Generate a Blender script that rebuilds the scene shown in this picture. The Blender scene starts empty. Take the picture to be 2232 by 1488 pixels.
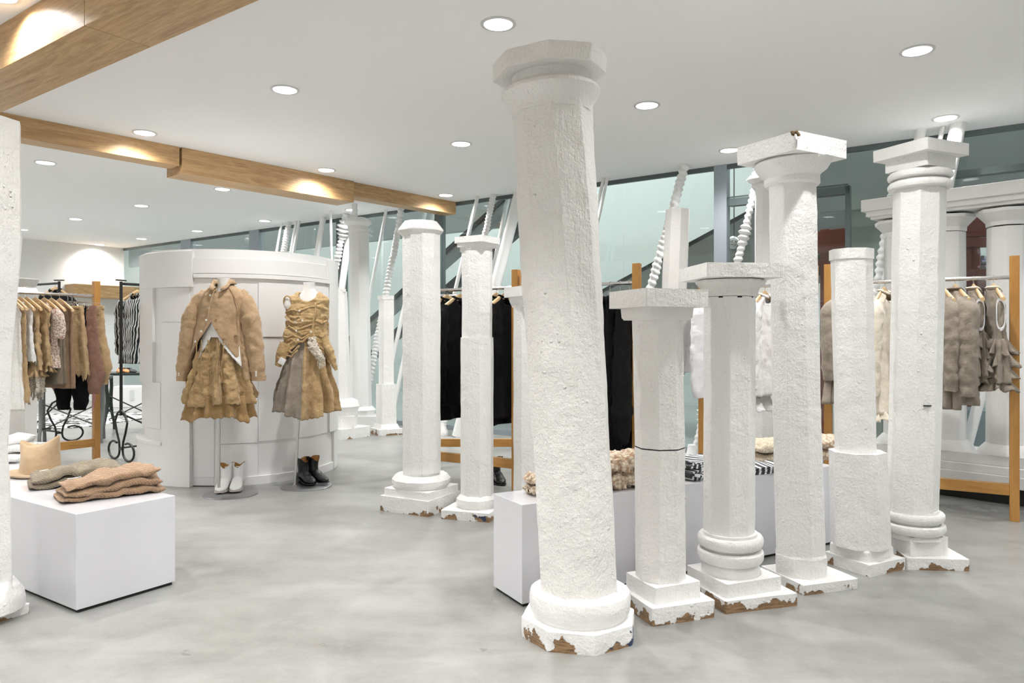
import bpy, math, random
from math import sin, cos, pi, radians, sqrt, atan2
from mathutils import Vector, noise, Matrix

# ------------------------------------------------------------------ camera, world, lights
F, CX, HZ, EYE, CEIL = 1600.0, 1116.0, 735.0, 1.15, 2.82
scene = bpy.context.scene
cam_data = bpy.data.cameras.new('camera')
cam_data.sensor_width = 36
cam_data.lens = F / 2232 * 36
cam_data.shift_y = -9 / 2232
cam_data.clip_end = 100
cam = bpy.data.objects.new('camera', cam_data)
cam.location = (0, 0, EYE)
cam.rotation_euler = (pi / 2, 0, 0)
scene.collection.objects.link(cam)
scene.camera = cam

world = bpy.data.worlds.new('world')
scene.world = world
world.use_nodes = True
world.node_tree.nodes['Background'].inputs[0].default_value = (0.93, 0.97, 1.0, 1)
world.node_tree.nodes['Background'].inputs[1].default_value = 0.5

scene.view_settings.view_transform = 'Standard'
scene.view_settings.look = 'None'
scene.view_settings.gamma = 1
scene.view_settings.exposure = 0.54
scene.view_settings.use_curve_mapping = False

LAMP_W = 84.0

# room axes: AX runs along the glazed wall to the back left, BX is its normal
AX = Vector((-0.814, 0.581, 0))
BX = Vector((0.581, 0.814, 0))
ANG_A = atan2(AX.y, AX.x)
ANG_B = atan2(BX.y, BX.x)
WALL_N = 6.99
WALL_S = 13.94


def sn(s, n, z=0.0):
    p = AX * s + BX * n
    return Vector((p.x, p.y, z))


def gp(px, py, z=0.0):
    d = F * (EYE - z) / (py - HZ)
    return Vector(((px - CX) / F * d, d, z))


def at(px, py, d):
    return Vector(((px - CX) / F * d, d, EYE - (py - HZ) / F * d))


def hit(px, py, n):
    r = Vector(((px - CX) / F, 1.0, (HZ - py) / F))
    t = n / (r.x * BX.x + r.y * BX.y)
    return Vector((r.x * t, t, EYE + r.z * t))


# ------------------------------------------------------------------ materials
MATS = {}


def new_mat(name):
    m = bpy.data.materials.new(name)
    m.use_nodes = True
    nt = m.node_tree
    b = nt.nodes['Principled BSDF']
    MATS[name] = m
    return m, nt, b


def N(nt, t, **kw):
    n = nt.nodes.new(t)
    for k, v in kw.items():
        setattr(n, k, v)
    return n


def setin(n, **kw):
    for k, v in kw.items():
        n.inputs[k.replace('_', ' ')].default_value = v


def coords(nt, kind='Object', scale=(1, 1, 1), rot=(0, 0, 0)):
    tc = N(nt, 'ShaderNodeTexCoord')
    mp = N(nt, 'ShaderNodeMapping')
    mp.inputs['Scale'].default_value = scale
    mp.inputs['Rotation'].default_value = rot
    nt.links.new(tc.outputs[kind], mp.inputs['Vector'])
    return mp.outputs['Vector']


def tex_noise(nt, vec, scale, detail=4, rough=0.6, dist=0.0):
    n = N(nt, 'ShaderNodeTexNoise')
    n.inputs['Scale'].default_value = scale
    n.inputs['Detail'].default_value = detail
    n.inputs['Roughness'].default_value = rough
    n.inputs['Distortion'].default_value = dist
    nt.links.new(vec, n.inputs['Vector'])
    return n.outputs['Fac']


def ramp(nt, fac, stops):
    r = N(nt, 'ShaderNodeValToRGB')
    el = r.color_ramp.elements
    while len(el) < len(stops):
        el.new(0.5)
    for e, (p, c) in zip(el, stops):
        e.position = p
        e.color = (*c, 1) if len(c) == 3 else c
    nt.links.new(fac, r.inputs['Fac'])
    return r.outputs['Color']


def bump(nt, height, strength, dist=0.01, prev=None):
    b = N(nt, 'ShaderNodeBump')
    b.inputs['Strength'].default_value = strength
    b.inputs['Distance'].default_value = dist
    nt.links.new(height, b.inputs['Height'])
    if prev is not None:
        nt.links.new(prev, b.inputs['Normal'])
    return b.outputs['Normal']


def math_node(nt, op, a, b=None, c=None):
    m = N(nt, 'ShaderNodeMath', operation=op)
    for i, v in enumerate((a, b, c)):
        if v is None:
            continue
        if isinstance(v, (int, float)):
            m.inputs[i].default_value = v
        else:
            nt.links.new(v, m.inputs[i])
    return m.outputs[0]


def mix_rgb(nt, fac, a, b, blend='MIX'):
    m = N(nt, 'ShaderNodeMix', data_type='RGBA', blend_type=blend)
    ins = [m.inputs[0], m.inputs[6], m.inputs[7]]
    for i, v in zip(ins, (fac, a, b)):
        if isinstance(v, (int, float)):
            i.default_value = v
        elif isinstance(v, tuple):
            i.default_value = (*v, 1)
        else:
            nt.links.new(v, i)
    return m.outputs[2]


def plain(name, col, rough=0.5, metal=0.0, spec=0.5, emit=None, emit_s=0.0, coat=0.0):
    m, nt, b = new_mat(name)
    b.inputs['Base Color'].default_value = (*col, 1)
    b.inputs['Roughness'].default_value = rough
    b.inputs['Metallic'].default_value = metal
    b.inputs['Specular IOR Level'].default_value = spec
    b.inputs['Coat Weight'].default_value = coat
    if emit:
        b.inputs['Emission Color'].default_value = (*emit, 1)
        b.inputs['Emission Strength'].default_value = emit_s
    return m


def plaster(name, col=(0.90, 0.895, 0.88), chip=0.0, blue=False, strength=0.55, shift=0.0):
    """thick brushed white paint; chip > 0 lets bare wood show low down"""
    m, nt, b = new_mat(name)
    v = coords(nt, 'Object')
    geo = N(nt, 'ShaderNodeNewGeometry')
    big = tex_noise(nt, v, 9, 5, 0.65)
    fine = tex_noise(nt, v, 85, 3, 0.6)
    brush = tex_noise(nt, coords(nt, 'Object', (60, 60, 7)), 1.5, 3, 0.6)
    vor = N(nt, 'ShaderNodeTexVoronoi')
    vor.inputs['Scale'].default_value = 22
    nt.links.new(v, vor.inputs['Vector'])
    blob = ramp(nt, vor.outputs['Distance'], [(0.0, (1, 1, 1)), (0.16, (0, 0, 0))])
    blobmask = ramp(nt, tex_noise(nt, v, 5, 2), [(0.5, (0, 0, 0)), (0.6, (1, 1, 1))])
    drip = math_node(nt, 'MULTIPLY', blob, blobmask)
    n1 = bump(nt, big, 0.8 * strength, 0.035)
    n2 = bump(nt, fine, 0.8 * strength, 0.007, n1)
    n3 = bump(nt, brush, 0.6 * strength, 0.010, n2)
    n4 = bump(nt, drip, 1.0 * strength, 0.010, n3)
    tone = ramp(nt, tex_noise(nt, v, 3.2, 5), [(0.35, tuple(c * 0.965 for c in col)), (0.65, col)])
    b.inputs['Roughness'].default_value = 0.42
    last = n4
    if chip > 0:
        sep = N(nt, 'ShaderNodeSeparateXYZ')
        nt.links.new(geo.outputs['Position'], sep.inputs[0])
        off = N(nt, 'ShaderNodeVectorMath', operation='ADD')
        off.inputs[1].default_value = (shift, shift * 1.7, 0)
        nt.links.new(geo.outputs['Position'], off.inputs[0])
        nz = N(nt, 'ShaderNodeTexNoise')
        setin(nz, Scale=8.5, Detail=5.0, Roughness=0.55)
        nt.links.new(off.outputs[0], nz.inputs['Vector'])
        thr = N(nt, 'ShaderNodeMapRange')
        thr.inputs['From Min'].default_value = 0.0
        thr.inputs['From Max'].default_value = 0.085
        thr.inputs['To Min'].default_value = 0.60 - chip
        thr.inputs['To Max'].default_value = 0.78 - chip * 0.6
        nt.links.new(sep.outputs[2], thr.inputs['Value'])
        d = math_node(nt, 'SUBTRACT', nz.outputs['Fac'], thr.outputs[0])
        mask = math_node(nt, 'MULTIPLY', d, 90)
        mask.node.use_clamp = True
        # only side faces lose their paint
        sepn = N(nt, 'ShaderNodeSeparateXYZ')
        nt.links.new(geo.outputs['True Normal'], sepn.inputs[0])
        side = math_node(nt, 'LESS_THAN', sepn.outputs[2], 0.6)
        mask = math_node(nt, 'MULTIPLY', mask, side)
        grain = tex_noise(nt, coords(nt, 'Object', (6, 6, 90)), 2.2, 5, 0.65, 0.4)
        wood = ramp(nt, grain, [(0.3, (0.10, 0.055, 0.028)), (0.5, (0.30, 0.18, 0.09)), (0.72, (0.46, 0.30, 0.16))])
        if blue:
            bl = ramp(nt, tex_noise(nt, v, 7, 3), [(0.53, (0, 0, 0)), (0.56, (1, 1, 1))])
            wood = mix_rgb(nt, bl, wood, (0.03, 0.05, 0.12))
        tone = mix_rgb(nt, mask, tone, wood)
        inv = math_node(nt, 'SUBTRACT', 1.0, mask)
        last = bump(nt, inv, 0.8, 0.004, last)
    nt.links.new(tone, b.inputs['Base Color'])
    nt.links.new(last, b.inputs['Normal'])
    return m


def wood(name, c0, c1, axis='X', scale=1.0, rough=0.42, figure=0.5):
    m, nt, b = new_mat(name)
    s = {'X': (1.2, 14, 14), 'Y': (14, 1.2, 14), 'Z': (14, 14, 1.2)}[axis]
    v = coords(nt, 'Object', tuple(k * scale for k in s))
    g1 = tex_noise(nt, v, 1.0, 6, 0.65, 1.2 * figure)
    v2 = coords(nt, 'Object', tuple(k * scale * 7 for k in s))
    g2 = tex_noise(nt, v2, 1.6, 3, 0.6)
    f = math_node(nt, 'MULTIPLY_ADD', g2, 0.35, math_node(nt, 'MULTIPLY', g1, 0.75))
    col = ramp(nt, f, [(0.36, c0), (0.66, c1)])
    nt.links.new(col, b.inputs['Base Color'])
    b.inputs['Roughness'].default_value = rough
    nt.links.new(bump(nt, g2, 0.12, 0.002), b.inputs['Normal'])
    return m


def fabric(name, c0, c1=None, weave=260, crumple=12, cr=0.35, wv=0.25, rough=0.95, mode='weave', sheen=0.25):
    m, nt, b = new_mat(name)
    c1 = c1 or tuple(min(1, c * 1.15) for c in c0)
    v = coords(nt, 'Object')
    blot = tex_noise(nt, v, 14, 5, 0.7)
    if mode == 'weave':
        t1 = tex_noise(nt, coords(nt, 'Object', (weave, weave, weave * 0.2)), 1, 2)
        t2 = tex_noise(nt, coords(nt, 'Object', (weave * 0.2, weave * 0.2, weave)), 1, 2)
        t = math_node(nt, 'ADD', t1, t2)
        t = math_node(nt, 'MULTIPLY', t, 0.5)
        f = math_node(nt, 'ADD', math_node(nt, 'MULTIPLY', blot, 0.6), math_node(nt, 'MULTIPLY', t, 0.4))
        col = ramp(nt, f, [(0.36, c0), (0.64, c1)])
        h = t
    elif mode == 'knit':
        w1 = N(nt, 'ShaderNodeTexWave', wave_type='BANDS', bands_direction='DIAGONAL')
        w2 = N(nt, 'ShaderNodeTexWave', wave_type='BANDS', bands_direction='Z')
        for w, sc in ((w1, weave * 0.16), (w2, weave * 0.24)):
            setin(w, Scale=sc, Distortion=1.6)
            w.inputs['Detail'].default_value = 1.5
            w.inputs['Detail Scale'].default_value = 1.5
            nt.links.new(v, w.inputs['Vector'])
        h = math_node(nt, 'MULTIPLY', w1.outputs['Fac'], w2.outputs['Fac'])
        f = math_node(nt, 'ADD', math_node(nt, 'MULTIPLY', blot, 0.4), math_node(nt, 'MULTIPLY', h, 0.6))
        col = ramp(nt, f, [(0.18, c0), (0.6, c1)])
    elif mode == 'lace':
        vo = N(nt, 'ShaderNodeTexVoronoi', feature='DISTANCE_TO_EDGE')
        vo.inputs['Scale'].default_value = weave * 0.28
        nt.links.new(v, vo.inputs['Vector'])
        h = ramp(nt, vo.outputs['Distance'], [(0.02, (1, 1, 1)), (0.2, (0, 0, 0))])
        col = ramp(nt, vo.outputs['Distance'], [(0.12, c1), (0.35, c0)])
    elif mode == 'crochet':
        vo = N(nt, 'ShaderNodeTexVoronoi')
        vo.inputs['Scale'].default_value = weave * 0.3
        nt.links.new(v, vo.inputs['Vector'])
        h = ramp(nt, vo.outputs['Distance'], [(0.0, (1, 1, 1)), (0.7, (0, 0, 0))])
        col = ramp(nt, vo.outputs['Distance'], [(0.25, c1), (0.8, c0)])
    elif mode == 'stripe':
        w1 = N(nt, 'ShaderNodeTexWave', wave_type='BANDS', bands_direction='X')
        setin(w1, Scale=weave * 0.12, Distortion=2.2)
        w1.inputs['Detail'].default_value = 2
        w1.inputs['Detail Scale'].default_value = 0.6
        nt.links.new(v, w1.inputs['Vector'])
        h = w1.outputs['Fac']
        col = ramp(nt, h, [(0.62, c0), (0.7, c1)])
    elif mode == 'print':
        n1 = tex_noise(nt, v, 62, 2, 0.5)
        h = n1
        col = ramp(nt, n1, [(0.42, c0), (0.47, c1), (0.56, c1), (0.6, (0.42, 0.27, 0.2))])
    nt.links.new(col, b.inputs['Base Color'])
    b.inputs['Roughness'].default_value = rough
    b.inputs['Specular IOR Level'].default_value = 0.2
    b.inputs['Sheen Weight'].default_value = sheen
    n1 = bump(nt, tex_noise(nt, v, crumple, 5, 0.6), cr, 0.03)
    nt.links.new(bump(nt, h, wv, 0.004, n1), b.inputs['Normal'])
    return m


P_WHITE = plaster('thick white paint')
P_CREAM = plaster('warm white paint', (0.875, 0.86, 0.835), strength=0.75)
P_SMOOTH = plaster('smooth white paint', (0.86, 0.86, 0.855), strength=0.18)
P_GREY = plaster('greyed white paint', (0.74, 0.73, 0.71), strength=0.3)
P_CHIP = plaster('chipped white paint', chip=0.125)
P_CHIP2 = plaster('heavily chipped white paint', chip=0.185, shift=3.1)
P_CHIPB = plaster('chipped paint over blue', chip=0.15, blue=True, shift=1.4)
P_CHIPL = plaster('lightly chipped paint', chip=0.05, shift=5.2)
P_DRUM = plain('booth lacquer', (0.86, 0.86, 0.86), 0.34)
P_LACQ = plain('white lacquer', (0.70, 0.705, 0.74), 0.09, coat=0.3)
M_DARK = plain('dark gap', (0.02, 0.02, 0.02), 0.8)
M_STEEL = plain('brushed steel', (0.62, 0.61, 0.60), 0.25, 1.0)
M_CHROME = plain('chrome', (0.75, 0.75, 0.76), 0.1, 1.0)
M_PLATE = plain('base plate steel', (0.42, 0.42, 0.44), 0.3, 1.0)
M_IRON = plain('black iron', (0.012, 0.013, 0.013), 0.4)
M_IRONG = plain('dark green iron', (0.022, 0.035, 0.03), 0.4)
M_CAST = plain('grey cast iron', (0.16, 0.165, 0.165), 0.45)
M_ALU = plain('grey blue aluminium', (0.34, 0.38, 0.42), 0.35, 0.3)
M_FRAME = plain('dark door frame', (0.09, 0.115, 0.115), 0.35, 0.2)
M_ESC = plain('escalator cladding', (0.31, 0.33, 0.325), 0.3, 0.4)
M_ESCD = plain('escalator dark band', (0.035, 0.04, 0.042), 0.3)
M_RED = plain('red painted steel', (0.23, 0.055, 0.04), 0.45)
M_LAV = plain('lavender panel', (0.42, 0.40, 0.58), 0.4)
M_EMIT = plain('lamp diffuser', (1, 1, 1), 0.5, emit=(1, 0.98, 0.96), emit_s=5)
M_REFL = plain('lamp reflector', (0.85, 0.85, 0.85), 0.25)
M_TRIM = plain('lamp trim', (0.66, 0.66, 0.65), 0.4)
M_BEIGE = plain('beige cone shade', (0.62, 0.52, 0.33), 0.6, emit=(1, 0.8, 0.5), emit_s=0.25)
M_WALL = plain('white wall paint', (0.80, 0.80, 0.79), 0.7)
M_FAR = plain('pale green back wall', (0.66, 0.70, 0.685), 0.6)
M_FARG = plain('grey green panel', (0.36, 0.40, 0.39), 0.45)
M_FARF = plain('atrium floor', (0.35, 0.37, 0.37), 0.3)
M_PORC = plain('mannequin skin', (0.85, 0.845, 0.82), 0.35)
M_BTN = plain('pearl button', (0.88, 0.85, 0.78), 0.2)
M_TAN = plain('tan leather lining', (0.40, 0.20, 0.05), 0.6)
M_BOOTW = plain('white leather', (0.86, 0.86, 0.86), 0.3)
M_SOLEW = plain('pale sole edge', (0.62, 0.56, 0.52), 0.6)
M_BOOTB = plain('black leather', (0.012, 0.012, 0.013), 0.28)
M_PINK = plain('pink cord', (0.85, 0.42, 0.47), 0.8)
M_ORANGE = plain('orange leather', (0.62, 0.24, 0.07), 0.4)
M_TAG = plain('white tag', (0.85, 0.85, 0.83), 0.6)
M_CAM = plain('camera housing', (0.72, 0.72, 0.72), 0.4)
M_LENS = plain('dark lens', (0.01, 0.01, 0.01), 0.1)

W_BEAM = wood('oak veneer', (0.30, 0.165, 0.06), (0.55, 0.36, 0.175), 'X', 0.9, 0.4, 2.6)
W_RACKX = wood('rack beech along', (0.38, 0.175, 0.035), (0.56, 0.29, 0.08), 'X', 1.0, 0.35)
W_RACKZ = wood('rack beech upright', (0.38, 0.175, 0.035), (0.56, 0.29, 0.08), 'Z', 1.0, 0.35)
W_HANG = wood('hanger beech', (0.62, 0.42, 0.21), (0.75, 0.54, 0.30), 'X', 2.0, 0.35)

TAN = (0.42, 0.275, 0.13)
F_TAN = fabric('tan boiled wool', (0.38, 0.255, 0.145), (0.54, 0.38, 0.235))
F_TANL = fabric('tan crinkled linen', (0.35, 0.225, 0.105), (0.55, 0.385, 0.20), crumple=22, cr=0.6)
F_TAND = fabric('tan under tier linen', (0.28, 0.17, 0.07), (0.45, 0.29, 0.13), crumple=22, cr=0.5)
F_VEST = fabric('straw quilted cotton', (0.42, 0.275, 0.125), (0.60, 0.43, 0.225), crumple=18, cr=0.6)
F_GREIGE = fabric('greige linen', (0.23, 0.195, 0.155), (0.36, 0.31, 0.25))
F_LACE = fabric('white lace', (0.76, 0.75, 0.73), (0.90, 0.89, 0.87), weave=330, mode='lace', wv=0.5)
F_CROC = fabric('cream crochet', (0.40, 0.25, 0.15), (0.80, 0.70, 0.56), weave=190, mode='crochet', wv=0.9, cr=0.6)
F_CREAM = fabric('cream linen', (0.70, 0.62, 0.50), (0.84, 0.78, 0.67))
F_CREAMK = fabric('cream knit', (0.55, 0.45, 0.31), (0.80, 0.70, 0.56), weave=330, mode='crochet', wv=0.7, cr=0.5)
F_WHITE = fabric('white cotton', (0.80, 0.80, 0.82), (0.88, 0.88, 0.89), crumple=16, cr=0.5, wv=0.1)
F_BLACK = fabric('black wool', (0.0035, 0.0035, 0.004), (0.006, 0.006, 0.007), sheen=0.0, wv=0.1)
F_KGREY = fabric('grey beige knit', (0.17, 0.135, 0.09), (0.40, 0.335, 0.24), weave=300, mode='knit', wv=0.9)
F_KBROWN = fabric('brown knit', (0.27, 0.16, 0.09), (0.55, 0.37, 0.235), weave=300, mode='knit', wv=0.9)
F_MAUVE = fabric('mauve brown linen', (0.20, 0.105, 0.075), (0.33, 0.19, 0.14))
F_TANP = fabric('tan gauze', (0.38, 0.25, 0.125), (0.58, 0.42, 0.24), crumple=25, cr=0.4)
F_PRINT = fabric('floral print', (0.44, 0.25, 0.20), (0.78, 0.70, 0.62), mode='print')
F_STRIPE = fabric('black and white stripe', (0.012, 0.014, 0.016), (0.62, 0.64, 0.63), weave=110, mode='stripe', wv=0.1)
F_STRIPEW = fabric('white and black striped cotton', (0.04, 0.045, 0.05), (0.84, 0.85, 0.87), weave=75, mode='stripe', wv=0.1)
F_FRINGE = fabric('natural fringe yarn', (0.42, 0.36, 0.28), (0.72, 0.66, 0.56), weave=300, mode='crochet', wv=0.9, cr=0.7)
F_FELT = fabric('straw coloured felt', (0.40, 0.28, 0.165), (0.52, 0.385, 0.245), crumple=7, cr=0.2, weave=500, wv=0.1)
for _m in (F_STRIPEW,):
    pass

# ------------------------------------------------------------------ mesh helpers
COL = scene.collection


def tag(o, label=None, cat=None, group=None, kind=None):
    if label:
        o['label'] = label
    if cat:
        o['category'] = cat
    if group:
        o['group'] = group
    if kind:
        o['kind'] = kind
    return o


def thing(name, label, cat, loc=(0, 0, 0), rotz=0.0, group=None):
    o = bpy.data.objects.new(name, None)
    o.empty_display_size = 0.1
    COL.objects.link(o)
    o.location = loc
    o.rotation_euler = (0, 0, rotz)
    return tag(o, label, cat, group)


class MB:
    def __init__(s, off=(0, 0, 0)):
        s.v, s.f = [], []
        s.off = Vector(off)

    def box(s, c, size, rotz=0.0, rotx=0.0, roty=0.0):
        c = Vector(c)
        R = Matrix.Rotation(rotz, 3, 'Z') @ Matrix.Rotation(roty, 3, 'Y') @ Matrix.Rotation(rotx, 3, 'X')
        b = len(s.v)
        for sx in (-1, 1):
            for sy in (-1, 1):
                for sz in (-1, 1):
                    s.v.append(c + R @ Vector((sx * size[0] / 2, sy * size[1] / 2, sz * size[2] / 2)))
        for q in ((0, 1, 3, 2), (4, 6, 7, 5), (0, 4, 5, 1), (2, 3, 7, 6), (0, 2, 6, 4), (1, 5, 7, 3)):
            s.f.append([b + i for i in q])
        return s

    def rings(s, rr, cap0=True, cap1=True, closed=True):
        """rr: list of rings, each a list of Vectors of equal length"""
        b = len(s.v)
        n = len(rr[0])
        for r in rr:
            s.v.extend(r)
        for i in range(len(rr) - 1):
            for j in range(n if closed else n - 1):
                k = (j + 1) % n
                s.f.append([b + i * n + j, b + i * n + k, b + (i + 1) * n + k, b + (i + 1) * n + j])
        if cap0:
            s.f.append([b + j for j in range(n)][::-1])
        if cap1:
            s.f.append([b + (len(rr) - 1) * n + j for j in range(n)])
        return s

    def tube(s, pts, r, n=8, caps=True):
        pts = [Vector(p) for p in pts]
        rr = []
        up = None
        for i, p in enumerate(pts):
            if i == 0:
                t = pts[1] - p
            elif i == len(pts) - 1:
                t = p - pts[-2]
            else:
                t = (pts[i + 1] - pts[i - 1])
            t.normalize()
            if up is None:
                up = Vector((0, 0, 1)) if abs(t.z) < 0.9 else Vector((1, 0, 0))
            x = t.cross(up)
            if x.length < 1e-6:
                x = t.orthogonal()
            x.normalize()
            up = x.cross(t).normalized()
            R = r[i] if isinstance(r, (list, tuple)) else r
            rr.append([p + x * (R * cos(a)) + up * (R * sin(a)) for a in [2 * pi * k / n for k in range(n)]])
        return s.rings(rr, caps, caps)

    def build(s, name, m, parent=None, smooth=True, sharp=35, bevel=0.0, solid=0.0, kind=None, label=None):
        me = bpy.data.meshes.new(name)
        me.from_pydata([tuple(v - s.off) for v in s.v], [], s.f)
        me.validate()
        me.update()
        o = bpy.data.objects.new(name, me)
        COL.objects.link(o)
        me.materials.append(m)
        # consistent outward normals
        import bmesh
        bm = bmesh.new()
        bm.from_mesh(me)
        bmesh.ops.recalc_face_normals(bm, faces=bm.faces)
        bm.to_mesh(me)
        bm.free()
        if smooth:
            for p in me.polygons:
                p.use_smooth = True
            me.set_sharp_from_angle(angle=radians(sharp))
        if parent:
            o.parent = parent
        if bevel:
            md = o.modifiers.new('bevel', 'BEVEL')
            md.width = bevel
            md.segments = 2
            md.limit_method = 'ANGLE'
            md.angle_limit = radians(40)
        if solid:
            md = o.modifiers.new('solid', 'SOLIDIFY')
            md.thickness = solid
            md.offset = 0
        if kind:
            o['kind'] = kind
        if label:
            o['label'] = label
        return o


def copy_tree(o, parent=None):
    c = o.copy()
    COL.objects.link(c)
    if parent:
        c.parent = parent
    for ch in o.children:
        copy_tree(ch, c)
    return c


def interp(tab, x):
    """piecewise-linear (smoothed) table lookup, tab sorted by x: [(x, a, b, ...)]"""
    if x <= tab[0][0]:
        return tab[0][1:]
    for a, b in zip(tab, tab[1:]):
        if x <= b[0]:
            t = (x - a[0]) / (b[0] - a[0])
            return tuple(p + (q - p) * t for p, q in zip(a[1:], b[1:]))
    return tab[-1][1:]


def sinterp(tab, x):
    if x <= tab[0][0]:
        return tab[0][1:]
    for a, b in zip(tab, tab[1:]):
        if x <= b[0]:
            t = (x - a[0]) / (b[0] - a[0])
            t = t * t * (3 - 2 * t) * 0.5 + t * 0.5
            return tuple(p + (q - p) * t for p, q in zip(a[1:], b[1:]))
    return tab[-1][1:]


def nz(x, y, z):
    return noise.noise(Vector((x, y, z)))


# ------------------------------------------------------------------ columns
def ngon_ring(cx, cy, z, R, n, a0, sub=1, jit=0.0, seed=0, cham=0.08):
    """regular polygon; angle a0 is measured from the viewer-facing -Y side towards +X"""
    pts = []
    if n > 14:
        for k in range(n):
            a = a0 + 2 * pi * k / n
            pts.append(Vector((cx + R * sin(a), cy - R * cos(a), z)))
    else:
        cor = [Vector((cx + R * sin(a0 + 2 * pi * k / n), cy - R * cos(a0 + 2 * pi * k / n), z)) for k in range(n)]
        for k in range(n):
            p, q = cor[k], cor[(k + 1) % n]
            ts = [cham * 0.5] + [cham * 0.5 + (1 - cham) * i / sub for i in range(1, sub + 1)]
            for t in ts:
                pts.append(p.lerp(q, t))
    if jit:
        c = Vector((cx, cy, z))
        out = []
        for p in pts:
            d = (p - c)
            d.normalize()
            j = jit * (nz(p.x * 7 + seed, p.y * 7, z * 4) + 0.5 * nz(p.x * 25 + seed, p.y * 25, z * 20))
            out.append(p + d * j)
        pts = out
    return pts


def solve_square_floor(l, f, r, yb):
    YF = F * EYE / (yb - HZ)
    XF = (f - CX) / F * YF
    rr, ll = (r - CX) / F, (l - CX) / F
    # a - rr*b = rr*YF - XF ; -b - ll*a = ll*YF - XF
    c1, c2 = rr * YF - XF, ll * YF - XF
    # b = -c2 - ll*a
    a = (c1 + rr * (-c2)) / (1 + rr * ll)
    b = -c2 - ll * a
    s = sqrt(a * a + b * b)
    psi = atan2(b, a)
    c = Vector((XF + (a - b) / 2, YF + (a + b) / 2, 0))
    phi = atan2(XF - c.x, -(YF - c.y))      # angle of the front corner
    return c, s / sqrt(2), phi


def solve_square_at(Y, l, f, r):
    """centre x, circumradius and front-corner angle for a square at depth Y"""
    X, R, p = ((l + r) / 2 - CX) / F * Y, (r - l) / 2 / F * Y, atan2((2 * (f - l) / (r - l) - 1), 1)

    def prj(X, R, p):
        out = []
        for k in (-1, 0, 1):
            a = p + k * pi / 2
            out.append(CX + F * (X + R * sin(a)) / (Y - R * cos(a)))
        return out
    for _ in range(30):
        e = [a - b for a, b in zip(prj(X, R, p), (l, f, r))]
        J = []
        for dx, dr, dp in ((1e-4, 0, 0), (0, 1e-4, 0), (0, 0, 1e-4)):
            q = prj(X + dx, R + dr, p + dp)
            q0 = prj(X, R, p)
            J.append([(a - b) / 1e-4 for a, b in zip(q, q0)])
        M = Matrix(((J[0][0], J[1][0], J[2][0]), (J[0][1], J[1][1], J[2][1]), (J[0][2], J[1][2], J[2][2])))
        try:
            d = M.inverted() @ Vector(e)
        except Exception:
            break
        X, R, p = X - d.x * 0.8, R - d.y * 0.8, p - d.z * 0.8
    return X, R, p


def column(label, base, secs, name='column', group='white painted columns', cat='column'):
    """base: (x, y) floor centre.  secs: list of dicts
       part, n, a0, rings [(y_px of the front edge, half width px, centre px)], mat, sub, jit, twist
       or sq=(l, f, r) with rings [(y_px, scale)]; z0=True puts the first ring on the floor"""
    X0, Y0 = base
    root = thing(name, label, cat, (X0, Y0, 0), 0, group)
    prev_top = 0.0
    shaft = None
    for sec in secs:
        n = sec.get('n', 8)
        mat = sec.get('mat', P_WHITE)
        jit = sec.get('jit', 0.002) * 1.25
        prof = []
        if 'sq' in sec:
            n = 4
            if 'solved' in sec:
                c, R, a0 = sec['solved']
                Xc, Yc = c.x, c.y
            else:
                Xc, R, a0 = solve_square_at(Y0, *sec['sq'])
                Yc = Y0
            for k, (y, sc) in enumerate(sec['rings']):
                Rk = R * sc
                z = EYE - (y - HZ) * (Yc - Rk * cos(a0)) / F
                if k == 0 and sec.get('z0'):
                    z = 0.0
                prof.append((Xc, Yc, z, Rk, a0))
        else:
            for k, (y, hw, cpx) in enumerate(sec['rings']):
                a0 = sec.get('a0', radians(8)) + sec.get('twist', 0) * (k / max(1, len(sec['rings']) - 1))
                m = max(abs(sin(a0 + 2 * pi * i / n)) for i in range(n)) if n <= 14 else 1
                fr = max(cos(a0 + 2 * pi * i / n) for i in range(n)) if n <= 14 else 1
                d = Y0
                R = hw * d / F / m
                z = EYE - (y - HZ) * (d - R * fr * (0.96)) / F
                if k == 0 and sec.get('z0'):
                    z = 0.0
                prof.append(((cpx - CX) / F * d, d, z, R, a0))
        if prof[0][2] > prev_top + 0.0005 and not sec.get('z0'):
            prof.insert(0, (prof[0][0], prof[0][1], prev_top - 0.001, prof[0][3], prof[0][4]))
        prev_top = max(prev_top, prof[-1][2])
        # subdivide tall spans
        full = []
        for p, q in zip(prof, prof[1:]):
            k = max(1, int(abs(q[2] - p[2]) / sec.get('dz', 0.06)))
            for i in range(k):
                t = i / k
                full.append(tuple(a + (b - a) * t for a, b in zip(p, q)))
        full.append(prof[-1])
        mb = MB(root.location)
        sub = sec.get('sub', 3 if n <= 10 else 2)
        rr = [ngon_ring(x, y, z, R, n, a, sub, jit, X0 * 3, sec.get('cham', 0.07)) for x, y, z, R, a in full]
        if sec.get('tilt'):
            tx, ty = sec['tilt']
            rr = [[p + Vector((0, 0, (p.x - full[i][0]) * tx + (p.y - full[i][1]) * ty)) for p in r] for i, r in enumerate(rr)]
        mb.rings(rr)
        o_ = mb.build(sec['part'], mat, shaft if (shaft and 'crack' in sec['part']) else root, sharp=sec.get('sharp', 15 if n <= 14 else 30), label=sec.get('label'))
        if 'shaft' in sec['part']:
            shaft = o_
    return root

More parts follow.
